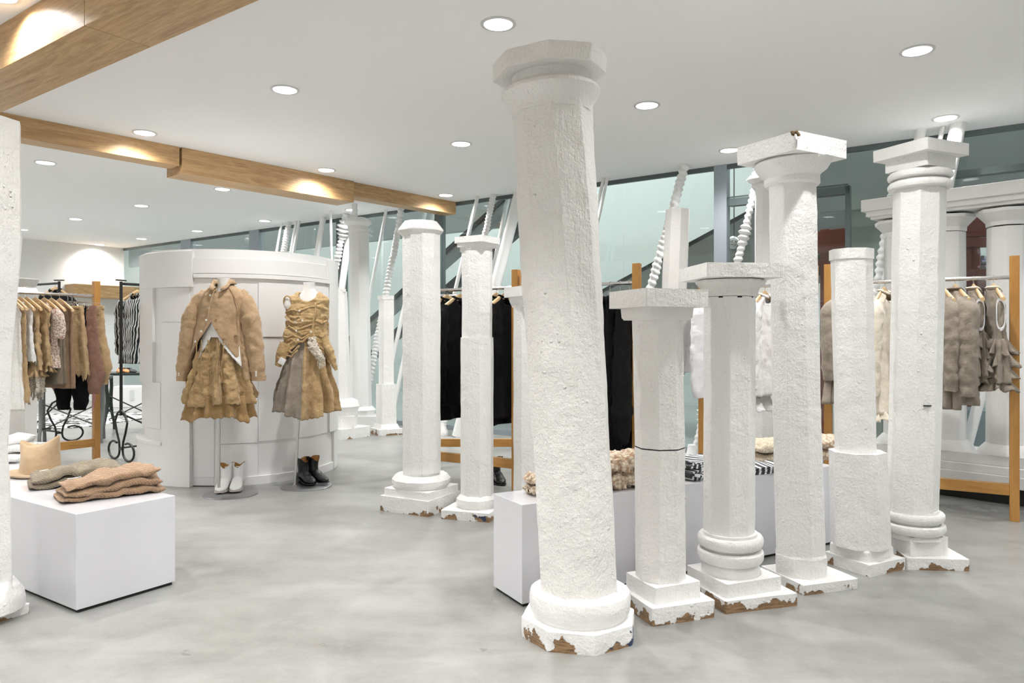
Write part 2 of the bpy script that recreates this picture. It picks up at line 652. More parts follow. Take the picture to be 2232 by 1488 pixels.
# ------------------------------------------------------------------ room shell
def floor_material():
    m, nt, b = new_mat('polished concrete')
    v = coords(nt, 'Object')
    big = tex_noise(nt, coords(nt, 'Object', (0.55, 1.5, 1), (0, 0, 0.6)), 1.3, 7, 0.62, 0.5)
    streak = tex_noise(nt, coords(nt, 'Object', (0.5, 5.0, 1), (0, 0, 0.55)), 1.6, 6, 0.62, 0.8)
    mid = tex_noise(nt, v, 2.6, 10, 0.72, 0.3)
    speck = tex_noise(nt, v, 260, 2, 0.5)
    f = math_node(nt, 'ADD', math_node(nt, 'MULTIPLY', big, 0.35), math_node(nt, 'ADD', math_node(nt, 'MULTIPLY', streak, 0.15), math_node(nt, 'MULTIPLY', mid, 0.50)))
    col = ramp(nt, f, [(0.36, (0.20, 0.20, 0.187)), (0.46, (0.27, 0.27, 0.258)), (0.54, (0.318, 0.32, 0.308)), (0.66, (0.385, 0.39, 0.38))])
    spots = ramp(nt, tex_noise(nt, v, 6.5, 3, 0.55), [(0.255, (0.72, 0.71, 0.69)), (0.275, (1, 1, 1))])
    col = mix_rgb(nt, 1.0, col, spots, 'MULTIPLY')
    sp = ramp(nt, speck, [(0.3, (0.90, 0.90, 0.90)), (0.7, (1.05, 1.05, 1.05))])
    col = mix_rgb(nt, 1.0, col, sp, 'MULTIPLY')
    nt.links.new(col, b.inputs['Base Color'])
    rg = ramp(nt, big, [(0.3, (0.27, 0.27, 0.27)), (0.7, (0.34, 0.34, 0.34))])
    nt.links.new(rg, b.inputs['Roughness'])
    b.inputs['Specular IOR Level'].default_value = 0.45
    nt.links.new(bump(nt, big, 0.03, 0.004), b.inputs['Normal'])
    return m


M_FLOOR = floor_material()
M_CEIL = plain('ceiling paint', (0.93, 0.93, 0.925), 0.8)

S0, N0 = -3.0, -3.0


def quad_slab(name, pts, thick, m, kind='structure'):
    mb = MB()
    lo = [Vector((p.x, p.y, p.z - thick)) for p in pts]
    mb.rings([lo, list(pts)])
    o = mb.build(name, m, smooth=False)
    o['kind'] = kind
    return o


quad_slab('floor', [sn(S0, N0), sn(WALL_S, N0), sn(WALL_S, WALL_N), sn(S0, WALL_N)], 0.1, M_FLOOR)

# ceiling with a round opening per downlight
lights_px = [(1086, 52), (621, 195), (315, 289), (99, 354), (1999, 110), (1410, 229), (1005, 313), (711, 370),
             (485, 412), (308, 448), (165, 477), (48, 500), (2061, 257), (1590, 327), (972, 425), (767, 457),
             (577, 481), (430, 503), (308, 520), (218, 533)]
light_pts = []
for px, py in lights_px:
    d = F * (CEIL - EYE) / (HZ - py)
    light_pts.append((Vector(((px - CX) / F * d, d, CEIL)), True))
base_l = light_pts[0][0].copy()
for i in range(-2, 8):
    for j in range(-3, 3):
        p = base_l + AX * (1.79 * i) + BX * (1.68 * j)
        s_, n_ = p.dot(AX), p.dot(BX)
        if not (S0 + 0.3 < s_ < WALL_S - 0.4 and N0 + 0.3 < n_ < WALL_N - 0.2):
            continue
        if all((p - q).length > 1.1 for q, _ in light_pts):
            light_pts.append((p, False))

cu = bpy.data.curves.new('ceiling', 'CURVE')
cu.dimensions = '2D'
cu.fill_mode = 'BOTH'


def spline(pts):
    sp = cu.splines.new('POLY')
    sp.points.add(len(pts) - 1)
    for p, q in zip(sp.points, pts):
        p.co = (q[0], q[1], 0, 1)
    sp.use_cyclic_u = True


spline([sn(S0, N0), sn(WALL_S, N0), sn(WALL_S, WALL_N), sn(S0, WALL_N)])
LR = 0.078
for p, _ in light_pts:
    spline([(p.x + LR * cos(2 * pi * k / 20), p.y + LR * sin(2 * pi * k / 20)) for k in range(20)])
tmp = bpy.data.objects.new('ceiling_curve', cu)
COL.objects.link(tmp)
dg = bpy.context.evaluated_depsgraph_get()
cme = bpy.data.meshes.new_from_object(tmp.evaluated_get(dg))
bpy.data.objects.remove(tmp)
ceiling = bpy.data.objects.new('ceiling', cme)
ceiling.location = (0, 0, CEIL)
cme.materials.clear()
cme.materials.append(M_CEIL)
COL.objects.link(ceiling)
ceiling['kind'] = 'structure'
# the slab above, closing the plenum
quad_slab('trim_1', [sn(S0, N0, CEIL + 0.3), sn(WALL_S, N0, CEIL + 0.3), sn(WALL_S, WALL_N, CEIL + 0.3), sn(S0, WALL_N, CEIL + 0.3)], 0.05, M_CEIL)

# downlights
def circ(c, r, z, n=20):
    return [Vector((c[0] + r * cos(2 * pi * k / n), c[1] + r * sin(2 * pi * k / n), z)) for k in range(n)]


def make_downlight():
    t = thing('downlight', '', 'light', (0, 0, CEIL))
    mb = MB()
    prof = [(0.094, 0.0), (0.095, -0.004), (0.085, -0.007), (0.076, -0.005), (0.074, 0.0)]
    mb.rings([circ((0, 0), r, z, 28) for r, z in prof], False, False)
    mb.build('trim_ring', M_TRIM, t)
    mb = MB()
    mb.rings([circ((0, 0), 0.0755, -0.002, 24), circ((0, 0), 0.070, 0.03, 24), circ((0, 0), 0.060, 0.065, 24)], False, False)
    mb.build('reflector', M_REFL, t)
    mb = MB()
    mb.rings([circ((0, 0), 0.060, 0.066, 24), circ((0, 0), 0.056, 0.060, 24)], True, True)
    mb.build('diffuser', M_EMIT, t)
    return t


lamp_data = bpy.data.lights.new('downlight beam', 'SPOT')
lamp_data.energy = LAMP_W
lamp_data.spot_size = radians(150)
lamp_data.spot_blend = 0.85
lamp_data.shadow_soft_size = 0.045
lamp_data.color = (1.0, 0.985, 0.965)
proto = make_downlight()
desc = ['large recessed downlight above the left edge of the tall twisted column, nearest of all',
        'recessed downlight left of the nearest one, above the bare ceiling field',
        'recessed downlight just before the first length of the oak ceiling beam',
        'recessed downlight beyond the oak beam at the far left, largest there',
        'recessed downlight near the right edge of the picture, above the right-hand columns',
        'recessed downlight just right of the tall twisted column shaft',
        'recessed downlight left of the tall twisted column at mid ceiling',
        'recessed downlight that lights the thick middle length of the oak beam',
        'recessed downlight behind the step of the oak beam',
        'recessed downlight in the left ceiling, second from the far left one behind the beam',
        'recessed downlight in the far left ceiling above the clothes rack',
        'recessed downlight at the left edge beside the cut-off column',
        'recessed downlight above the right-hand tall column, with a warm glow around it',
        'recessed downlight beside the slab capital of the tall right column',
        'recessed downlight that lights the end of the oak beam by the glazing',
        'recessed downlight under the beam end above the far round-capped column',
        'recessed downlight above the round white booth near the leaning poles',
        'recessed downlight above the middle of the round booth, far back',
        'recessed downlight above the left edge of the booth, far back',
        'farthest recessed downlight, close to the white end wall']
k = 0
for i, (p, seen) in enumerate(light_pts):
    o = proto if i == 0 else copy_tree(proto)
    o.location = p
    if seen:
        tag(o, desc[i], 'light', 'recessed downlights')
    else:
        tag(o, 'recessed downlight outside the view on the same ceiling grid', 'light', 'downlights out of view')
    lo = bpy.data.objects.new('downlight_beam', lamp_data)
    COL.objects.link(lo)
    lo.location = (p.x, p.y, CEIL + 0.05)

# walls
def wall_box(name, p0, p1, z0, z1, thick, m, kind='structure'):
    mb = MB()
    d = (p1 - p0)
    d.z = 0
    L = d.length
    c = (p0 + p1) / 2
    mb.box((c.x, c.y, (z0 + z1) / 2), (L, thick, z1 - z0), atan2(d.y, d.x))
    o = mb.build(name, m, smooth=False)
    if kind:
        o['kind'] = kind
    return o


wall_box('wall_left', sn(WALL_S + 0.06, N0), sn(WALL_S + 0.06, WALL_N), 0, CEIL + 0.3, 0.12, M_WALL)
wall_box('wall_back', sn(S0, N0 - 0.06), sn(WALL_S, N0 - 0.06), 0, CEIL + 0.3, 0.12, M_WALL)
wall_box('wall_right', sn(S0 - 0.06, N0), sn(S0 - 0.06, WALL_N), 0, CEIL + 0.3, 0.12, M_WALL)

# glazed wall: panes, mullions, head and sill
M_GLASS, nt, b = new_mat('green tinted glass')
out = nt.nodes['Material Output']
tr = N(nt, 'ShaderNodeBsdfTransparent')
tr.inputs[0].default_value = (0.91, 0.938, 0.928, 1)
gl = N(nt, 'ShaderNodeBsdfGlossy')
gl.inputs['Color'].default_value = (0.9, 0.95, 0.95, 1)
gl.inputs['Roughness'].default_value = 0.01
fr = N(nt, 'ShaderNodeFresnel')
fr.inputs['IOR'].default_value = 1.5
gm = N(nt, 'ShaderNodeNewGeometry')
front = math_node(nt, 'SUBTRACT', 1.0, gm.outputs['Backfacing'])
fm = math_node(nt, 'MULTIPLY', math_node(nt, 'MULTIPLY', fr.outputs[0], 1.7), front)
fm.node.use_clamp = True
mx = N(nt, 'ShaderNodeMixShader')
nt.links.new(fm, mx.inputs[0])
nt.links.new(tr.outputs[0], mx.inputs[1])
nt.links.new(gl.outputs[0], mx.inputs[2])
nt.links.new(mx.outputs[0], out.inputs[0])


def s_of(px, n=WALL_N):
    p = hit(px, HZ, n)
    return p.dot(AX)


edges = [s_of(x) for x in (408, 557, 743, 957, 1190, 1360, 1548, 1572, 1849)]
# pane joints from the far corner to the near side
joints = [WALL_S, s_of(330), s_of(408), s_of(557), s_of(743), s_of(957), s_of(1190), s_of(1360), s_of(1572), s_of(1849), -1.0, S0]
for i, (a, b_) in enumerate(zip(joints, joints[1:])):
    o = wall_box('window_%d' % (i + 1), sn(a - 0.004, WALL_N), sn(b_ + 0.004, WALL_N), 0.06, CEIL, 0.012, M_GLASS)
mull = [(408, 0.30, M_ALU), (557, 0.25, M_ALU), (743, 0.13, M_FRAME), (957, 0.10, M_FRAME), (1572, 0.125, M_ALU)]
for px, w, m in mull:
    s = s_of(px)
    o = wall_box('trim_2', sn(s + w / 2, WALL_N + 0.02), sn(s - w / 2, WALL_N + 0.02), 0.0, CEIL, 0.10, m)
wall_box('trim_3', sn(WALL_S, WALL_N), sn(S0, WALL_N), CEIL - 0.045, CEIL, 0.03, M_FRAME)
wall_box('baseboard_back', sn(WALL_S, WALL_N), sn(S0, WALL_N), 0.0, 0.06, 0.06, M_ALU)
# shopfront transom and door frame, right-hand part of the glazing
zt = hit(1900, 397, WALL_N).z
wall_box('trim_4', sn(s_of(1849), WALL_N - 0.01), sn(s_of(1560), WALL_N - 0.01), zt + 0.0, zt + 0.01, 0.02, M_FRAME)
zd = hit(1800, 420, WALL_N).z
wall_box('door_1', sn(s_of(1843), WALL_N + 0.02), sn(s_of(1853), WALL_N + 0.02), 0, zd + 0.04, 0.08, M_FRAME)
wall_box('trim_5', sn(s_of(1853), WALL_N + 0.02), sn(s_of(1590), WALL_N + 0.02), zd - 0.03, zd + 0.04, 0.08, M_FRAME)
zb0, zb1 = hit(2150, 380, WALL_N).z, hit(2150, 366, WALL_N).z
wall_box('trim_6', sn(s_of(1990), WALL_N + 0.02), sn(S0, WALL_N + 0.02), zb0, zb1, 0.08, M_FRAME)

# beyond the glass: floor, far wall, grey soffit panels
quad_slab('floor_outer', [sn(S0 - 6, WALL_N + 0.06, -0.02), sn(WALL_S + 4, WALL_N + 0.06, -0.02), sn(WALL_S + 4, 13, -0.02), sn(S0 - 6, 13, -0.02)], 0.1, M_FARF)
wall_box('wall_outer', sn(WALL_S + 4, 12.2), sn(-1.2, 12.2), -0.02, 6.5, 0.12, M_FAR)
wall_box('wall_outer_side', sn(WALL_S + 4, WALL_N + .1), sn(WALL_S + 4, 12.2), -0.02, 6.5, 0.12, M_FAR)

# ------------------------------------------------------------------ oak ceiling beams
def beam_piece(name_, p0, d, L, w, z0, z1, parent):
    """p0 is the front-bottom start, d unit direction, width goes to the left normal n"""
    n = Vector((-d.y, d.x, 0))
    c = p0 + d * (L / 2) + n * (w / 2)
    mb = MB()
    mb.box((0, 0, (z1 - z0) / 2), (L, w, z1 - z0))
    o = mb.build(name_, W_BEAM, parent, smooth=False, bevel=0.002)
    return o, c


t = thing('ceiling_beam', 'oak beam with thicker middle length, running along ceiling to the glazing', 'beam', (0, 0, 0), 0, 'oak ceiling beams')
q0, q1 = Vector((-3.726, 5.51, 0)), Vector((-0.657, 9.06, 0))
bd = (q1 - q0).normalized()
segs = [(-2.6, (Vector((-2.88, 6.41, 0)) - q0).length, 0.19, 2.655, 0.0), ((Vector((-2.86, 6.415, 0)) - q0).length, (Vector((-1.646, 7.813, 0)) - q0).length, 0.30, 2.594, -0.01),
        ((Vector((-1.646, 7.813, 0)) - q0).length, (q1 - q0).length - 0.02, 0.19, 2.668, 0.03)]
for a, b_, w, z0, offn in segs:
    n = Vector((-bd.y, bd.x, 0))
    c = q0 + bd * ((a + b_) / 2) + n * (w / 2 + offn)
    mb = MB()
    mb.box((0, 0, 0), (b_ - a, w, CEIL - z0))
    o = mb.build('beam_section', W_BEAM, t, smooth=False, bevel=0.002)
    o.location = (c.x, c.y, (CEIL + z0) / 2)
    o.rotation_euler = (0, 0, atan2(bd.y, bd.x))
t = thing('ceiling_beam', 'wide oak beam crossing the top left corner, two boards butted together', 'beam', (0, 0, 0), 0, 'oak ceiling beams')
joint = gp(189.5, 57.7, 2.5825)
sj = joint.dot(AX)
for a, b_ in ((S0 + 0.2, sj - 0.0015), (sj + 0.0015, sj + 4.2)):
    c = sn((a + b_) / 2, 1.76)
    mb = MB()
    mb.box((0, 0, 0), (b_ - a, 0.31, CEIL - 2.5825))
    o = mb.build('beam_section', W_BEAM, t, smooth=False, bevel=0.0015)
    o.location = (c.x, c.y, (CEIL + 2.5825) / 2)
    o.rotation_euler = (0, 0, ANG_A)

# ------------------------------------------------------------------ foreground columns
def torus_prof(y0, y1, hw_in, hw_out, cx, k=6):
    """front-edge pixel rows y0 (low) to y1 (high) bulging out"""
    out = []
    for i in range(k + 1):
        a = pi * i / k
        out.append((y0 + (y1 - y0) * (1 - cos(a)) / 2, hw_in + (hw_out - hw_in) * sin(a) ** 0.6, cx))
    return out


def plinth(l, f, r, yb, yt, mat=P_CHIP, jit=0.003):
    c, R, phi = solve_square_floor(l, f, r, yb)
    return (c.x, c.y), dict(part='plinth', sq=(l, f, r), solved=(c, R, phi), rings=[(yb, 1.0), ((yb + yt) / 2, 1.003), (yt, 1.0)],
                            z0=True, mat=mat, sub=6, jit=jit, cham=0.03)


# tall twisted leaning column in front
Y1 = 2.87
column('tall leaning column with twisted facets and octagonal capital, nearest of all', ((1262 - CX) / F * Y1, Y1), [
    dict(part='plinth', n=8, a0=radians(10), rings=[(1428, 125, 1262), (1405, 126, 1262), (1384, 125, 1262)], z0=True, mat=P_CHIPB, sub=5, jit=0.004, cham=0.05),
    dict(part='base_ring', n=32, rings=[(1375, 100, 1263)] + torus_prof(1366, 1318, 102, 110, 1264) + [(1312, 92, 1264), (1306, 86, 1263)], jit=0.002),
    dict(part='shaft', n=8, a0=radians(20), twist=radians(-27), mat=P_CREAM, jit=0.004, sub=4, dz=0.035, cham=0.05,
         rings=[(1326, 83, 1262.5), (1060, 85, 1251), (760, 87, 1233), (450, 88, 1216), (190, 87, 1203)]),
    dict(part='capital', n=32, mat=P_CREAM, jit=0.003, tilt=(0.05, 0.0),
         rings=[(226, 86, 1202), (212, 88, 1202), (196, 96, 1202), (182, 104, 1201), (172, 108, 1201), (165, 106, 1200), (162, 98, 1200), (160, 84, 1200), (132, 84, 1199)]),
    dict(part='abacus', n=8, a0=radians(-4), mat=P_CREAM, jit=0.003, sub=4, cham=0.04, tilt=(0.06, 0.02), rings=[(137, 90, 1198), (131, 106, 1198), (124, 123, 1198), (84, 125, 1198)]),
])

b2, pl = plinth(1346, 1422, 1558.6, 1366, 1327, P_CHIP2)
column('short column with thick square slab capital and a cracked octagonal shaft, beside the twisted one', b2, [
    pl,
    dict(part='step', sq=(1364, 1429, 1527), rings=[(1318, 1), (1282, 1)], sub=4, cham=0.03),
    dict(part='shaft', a0=radians(-12), mat=P_CREAM, jit=0.0025, dz=0.05, rings=[(1290, 53, 1439.5), (983, 53.5, 1438)]),
    dict(part='crack', a0=radians(-12), mat=M_DARK, jit=0.001, rings=[(986, 52.3, 1438), (978, 52.3, 1438)]),
    dict(part='shaft', a0=radians(-12), mat=P_CREAM, jit=0.0025, dz=0.05, rings=[(980, 53, 1438), (690, 53, 1433)]),
    dict(part='capital', sq=(1352, 1416, 1514), mat=P_CREAM, rings=[(696, 0.9), (690, 0.965), (664, 1)], sub=4, cham=0.03),
    dict(part='abacus', sq=(1326, 1409, 1546), mat=P_CREAM, rings=[(667, 1), (627, 1)], sub=6, jit=0.004, cham=0.03),
])

b3, pl = plinth(1487, 1581, 1738, 1339, 1311, P_CHIP2)
column('medium column with wide square slab and ringed base, third from the left in front row', b3, [
    pl,
    dict(part='step', sq=(1496, 1585, 1704), rings=[(1298, 1), (1274, 1)], sub=4, cham=0.03),
    dict(part='base_ring', n=32, rings=[(1250, 62, 1592)] + torus_prof(1240, 1210, 56, 71, 1592) + torus_prof(1207, 1178, 57, 70, 1592) + [(1172, 58, 1591)]),
    dict(part='shaft', a0=radians(-15), jit=0.003, dz=0.05, rings=[(1180, 53, 1589), (645, 53, 1590)]),
    dict(part='neck_gap', n=24, mat=M_DARK, rings=[(648, 51, 1590), (643, 51, 1590)]),
    dict(part='capital', n=8, a0=radians(22.5), mat=P_CREAM, sub=3, rings=[(644, 54, 1591), (632, 55, 1591), (626, 58, 1591), (618, 65, 1592), (611, 70, 1592), (607, 69, 1592), (606, 60, 1592), (600, 58, 1592)]),
    dict(part='abacus', sq=(1480, 1541, 1710), mat=P_WHITE, rings=[(602, 1), (571, 1)], sub=6, jit=0.004, cham=0.03),
])

b4, pl = plinth(1658, 1752, 1871, 1298, 1276, P_CHIP)
c4 = column('tall column with chipped square slab and flared bowl capital, fourth in the front row', b4, [
    pl,
    dict(part='base_ring', n=8, a0=radians(5), rings=[(1240, 55, 1745), (1222, 55, 1745), (1216, 53, 1745)]),
    dict(part='shaft', a0=radians(5), jit=0.003, dz=0.05, rings=[(1226, 52.5, 1744), (893, 52.5, 1736)]),
    dict(part='shaft', a0=radians(5), jit=0.003, dz=0.05, rings=[(893, 51.5, 1736), (388, 51, 1726)]),
    dict(part='neck', n=28, rings=[(396, 54, 1726), (390, 58, 1726), (374, 57, 1726)]),
    dict(part='capital', n=28, jit=0.004, tilt=(0.06, 0.0), rings=[(380, 56, 1726), (372, 60, 1726), (360, 71, 1727), (347, 78, 1727), (336, 81, 1727), (333, 76, 1727), (331, 60, 1727), (318, 58, 1727)]),
    dict(part='abacus', sq=(1605, 1736, 1847), rings=[(325, 1), (284, 1)], sub=6, jit=0.004, cham=0.03),
])

M_BARE = plain('bare wood chip', (0.13, 0.08, 0.035), 0.8)
q = at(1735, 288, c4.location.y - 0.262)
mbc = MB(c4.location)
for k in range(9):
    rk = random.Random(k)
    mbc.box(q + Vector((rk.uniform(-.018, .018), 0.006 + rk.uniform(0, .006), rk.uniform(-.010, .008))), (rk.uniform(.008, .016), 0.012, rk.uniform(.005, .010)), rk.uniform(-.7, .7), 0, rk.uniform(-.6, .6))
mbc.build('paint_chip', M_BARE, c4)
b5, pl = plinth(1796, 1896, 1973, 1258, 1232, P_CHIPL)
column('short plain column with stepped thicker lower shaft and small flat cap', b5, [
    pl,
    dict(part='step', sq=(1807, 1891, 1948), rings=[(1220, 1), (1206, 0.99), (1202, 0.95)], sub=4, cham=0.03),
    dict(part='lower_shaft', a0=radians(14), jit=0.004, dz=0.05, rings=[(1200, 60, 1875), (991, 57, 1869)]),
    dict(part='shaft', a0=radians(14), jit=0.003, dz=0.05, rings=[(994, 41, 1865), (558, 41.5, 1856)]),
    dict(part='cap', a0=radians(14), jit=0.003, rings=[(562, 44, 1855.5), (539, 44, 1855.5)]),
])

b6, pl = plinth(1925, 1978, 2113, 1241, 1216, P_CHIP2)
c6 = column('tall right-hand column with two ringed mouldings under its square slab', b6, [
    pl,
    dict(part='step', sq=(1932, 1985, 2067), rings=[(1202, 1), (1173, 1)], sub=4, cham=0.03),
    dict(part='base_ring', n=32, rings=[(1182, 55, 1992)] + torus_prof(1172, 1149, 49, 62, 1992) + torus_prof(1146, 1124, 50, 60, 1992) + [(1118, 50, 1990)]),
    dict(part='shaft', a0=radians(18), jit=0.002, dz=0.05, rings=[(1126, 49, 1987), (885, 49, 1995)]),
    dict(part='shaft', a0=radians(18), jit=0.002, dz=0.05, rings=[(885, 49, 1995), (398, 49.5, 2004)]),
    dict(part='neck_ring', n=32, rings=[(408, 51, 2005)] + torus_prof(404, 384, 50, 64, 2005) + torus_prof(381, 362, 50, 64, 2005)),
    dict(part='capital', sq=(1928, 2021, 2084), rings=[(354, 1), (322, 1)], sub=4, cham=0.03),
    dict(part='abacus', sq=(1902, 2021, 2113), rings=[(324, 1), (298, 1)], sub=6, cham=0.03),
])

dc = c6.location.y - 0.112
gap_ = MB(c6.location).box(at(2021, 884, dc), (0.034, 0.02, 0.006), 0.35).build('gap', M_DARK, c6)
b7, pl = plinth(827.5, 932.4, 1004, 1127, 1093, P_CHIPL)
column('stout many-sided column with bevelled cap and wide disc base, left of centre', b7, [
    pl,
    dict(part='step', sq=(837, 932.4, 999.6), rings=[(1091, 1), (1075, 1)], sub=4, cham=0.03),
    dict(part='base_ring', n=12, sub=2, rings=[(1070, 58, 918.6), (1062, 63, 918.6), (1053, 63.5, 918.6), (1042, 56, 918.6)]),
    dict(part='neck', n=24, rings=[(1050, 39, 918), (1030, 39, 918)]),
    dict(part='shaft', n=10, a0=radians(10), sub=2, jit=0.003, dz=0.05, rings=[(1034, 42, 919), (506, 42, 918.5)]),
    dict(part='cap', n=10, a0=radians(10), sub=2, rings=[(510, 40, 917), (498, 50.5, 917), (495, 50.5, 917), (478, 36, 917)]),
])

b8, pl = plinth(960.6, 1065.5, 1102, 1139, 1119.6, P_CHIPB)
column('slim column with three-tier square cap and a wider lower shaft, left of centre', b8, [
    pl,
    dict(part='base_ring', n=12, sub=2, rings=[(1110, 40, 1039), (1102, 44, 1039), (1093, 44, 1039), (1083, 36, 1039)]),
    dict(part='lower_shaft', a0=radians(12), jit=0.0025, dz=0.05, rings=[(1088, 36, 1040), (735, 35.5, 1040)]),
    dict(part='shaft', a0=radians(12), jit=0.0025, dz=0.05, rings=[(737, 33, 1040), (545, 33.5, 1040)]),
    dict(part='neck', sq=(1002, 1046, 1074), rings=[(546, 1), (534, 1)]),
    dict(part='capital', sq=(995, 1050, 1083), rings=[(534.5, 1), (524.5, 1)]),
    dict(part='abacus', sq=(989, 1050, 1091), rings=[(525, 1), (511, 1)], sub=4),
])

# column standing half hidden behind the twisted one
d9 = 4.75
column('plain column with small square cap, half hidden behind the twisted one', ((1158 - CX) / F * d9, d9), [
    dict(part='plinth', sq=(1102, 1140, 1222), rings=[(1150, 1), (1135, 1)], z0=True, mat=P_CHIPL),
    dict(part='shaft', a0=radians(10), jit=0.003, dz=0.05, rings=[(1140, 42, 1161), (664, 41, 1160)]),
    dict(part='capital', sq=(1109, 1140, 1210), rings=[(668, 0.86), (654, 1), (643, 1)]),
    dict(part='abacus', sq=(1097, 1140, 1223), rings=[(644, 1), (622, 1)], sub=4),
])

# cut-off column at the left edge
d0 = 3.0
column('cracked octagonal column cut off by the left edge of the picture', ((-42 - CX) / F * d0, d0), [
    dict(part='plinth', sq=(-190, -95, 66), rings=[(1395, 1), (1368, 1)], z0=True, mat=P_CHIP, sub=6, jit=0.006),
    dict(part='base_ring', n=24, rings=[(1345, 84, -44), (1325, 82, -44), (1300, 70, -45), (1288, 64, -46)], jit=0.004),
    dict(part='shaft', a0=radians(10), jit=0.004, dz=0.05, mat=P_WHITE, rings=[(1310, 66, -46), (1000, 68, -60), (760, 68, -48), (500, 72, -34)]),
    dict(part='shaft', a0=radians(10), jit=0.003, dz=0.05, mat=P_CREAM, rings=[(497, 72, -36), (240, 71, -36)]),
])

# ------------------------------------------------------------------ background columns
d = 9.2
column('tall far column with domed round cap, reaching almost to the ceiling', ((783 - CX) / F * d, d), [
    dict(part='plinth', n=4, a0=radians(-35), rings=[(926, 34, 795), (908, 34, 795)], z0=True, mat=P_SMOOTH),
    dict(part='base_ring', n=20, mat=P_SMOOTH, rings=[(903, 26, 790), (895, 29, 790), (887, 24, 788)]),
    dict(part='shaft', a0=radians(10), mat=P_SMOOTH, rings=[(890, 23, 787), (500, 21, 782)]),
    dict(part='neck', n=20, mat=P_SMOOTH, rings=[(503, 21, 781), (499, 23, 781), (489, 22, 780)]),
    dict(part='cap', n=20, mat=P_SMOOTH, rings=[(490, 22, 780), (482, 30, 780), (477, 28, 780), (472, 18, 780)]),
    dict(part='stub', n=12, mat=P_SMOOTH, rings=[(473, 6, 773), (444, 6, 773)]),
], group='background columns')
d = 8.5
column('tapering far column half hidden by the right side of the round booth', ((738 - CX) / F * d, d), [
    dict(part='plinth', sq=(690, 744, 808), rings=[(956, 1), (936, 1)], z0=True, mat=P_CHIPL),
    dict(part='step', n=4, a0=radians(-40), rings=[(925, 38, 740), (908, 38, 740)]),
    dict(part='base_ring', n=20, rings=[(905, 36, 742), (888, 42, 742), (876, 38, 742), (870, 28, 741)]),
    dict(part='shaft', a0=radians(10), rings=[(875, 25, 740), (634, 19, 737)]),
    dict(part='cap', n=4, a0=radians(-30), rings=[(636, 20, 737), (629, 20, 737)]),
], group='background columns')
d = 8.75
column('slim square far column with thicker lower half, left of the stout one', ((842 - CX) / F * d, d), [
    dict(part='plinth', sq=(807, 826, 878), rings=[(948, 1), (937, 1)], z0=True, mat=P_CHIP),
    dict(part='step', sq=(812, 830, 872), rings=[(936, 0.98), (926, 0.85)]),
    dict(part='lower_shaft', sq=(819, 832, 865), rings=[(928, 1), (838, 0.97)]),
    dict(part='shaft', sq=(825, 836, 859), rings=[(840, 1), (650, 1)]),
    dict(part='cap', sq=(822, 834, 859.5), rings=[(652, 1), (643, 1)]),
], group='background columns')
d = 6.3
column('far column with leafy crown and thin shaft, behind the tall bowl-capital column', ((1664 - CX) / F * d, d), [
    dict(part='plinth', sq=(1620, 1660, 1715), rings=[(1040, 1), (1022, 1)], z0=True),
    dict(part='shaft', a0=radians(10), rings=[(1028, 26, 1670), (404, 23, 1669)]),
    dict(part='crown', n=26, jit=0.03, rings=[(408, 24, 1669), (400, 30, 1667), (394, 26, 1667), (384, 36, 1666), (377, 26, 1666)]),
], group='background columns')
d = 6.2
column('leaning octagonal far column with flat cut top, right of the spiral pole', ((1448 - CX) / F * d, d), [
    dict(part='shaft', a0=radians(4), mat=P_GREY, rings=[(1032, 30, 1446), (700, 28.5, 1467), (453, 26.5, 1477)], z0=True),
], group='background columns')
# column seen behind the left clothes rack
d = 7.3
column('weathered column with notched capital behind the left clothes rack', ((38 - CX) / F * d, d), [
    dict(part='plinth', n=4, a0=radians(40), rings=[(990, 44, 38), (975, 44, 38)], z0=True),
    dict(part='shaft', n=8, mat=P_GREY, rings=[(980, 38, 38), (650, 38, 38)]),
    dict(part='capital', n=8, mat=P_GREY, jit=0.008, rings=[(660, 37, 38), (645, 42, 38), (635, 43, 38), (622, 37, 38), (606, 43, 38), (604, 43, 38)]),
], group='background columns')

# colonnade: entablature carried by three columns on a long plinth
KE = 0.904
E0, ED = Vector((3.82 * KE, 5.53 * KE, 0)), Vector((-0.676, 0.737, 0))
EA = atan2(ED.y, ED.x)
EN = Vector((ED.y, -ED.x, 0))   # away from the viewer
t = thing('colonnade', 'white colonnade of three columns under one heavy moulded lintel, far right', 'column', E0)


def ebox(part, s0, s1, n0, n1, z0, z1, m=P_SMOOTH, slices=None):
    mb = MB()
    s0, s1, n0, n1 = s0 * KE, s1 * KE, n0 * KE, n1 * KE
    z0, z1 = EYE + (z0 - EYE) * KE, EYE + (z1 - EYE) * KE
    c = ED * ((s0 + s1) / 2) + EN * ((n0 + n1) / 2)
    mb.box((c.x, c.y, (z0 + z1) / 2), (abs(s1 - s0), abs(n1 - n0), z1 - z0), EA)
    mb.build(part, m, t, smooth=False, bevel=0.004)


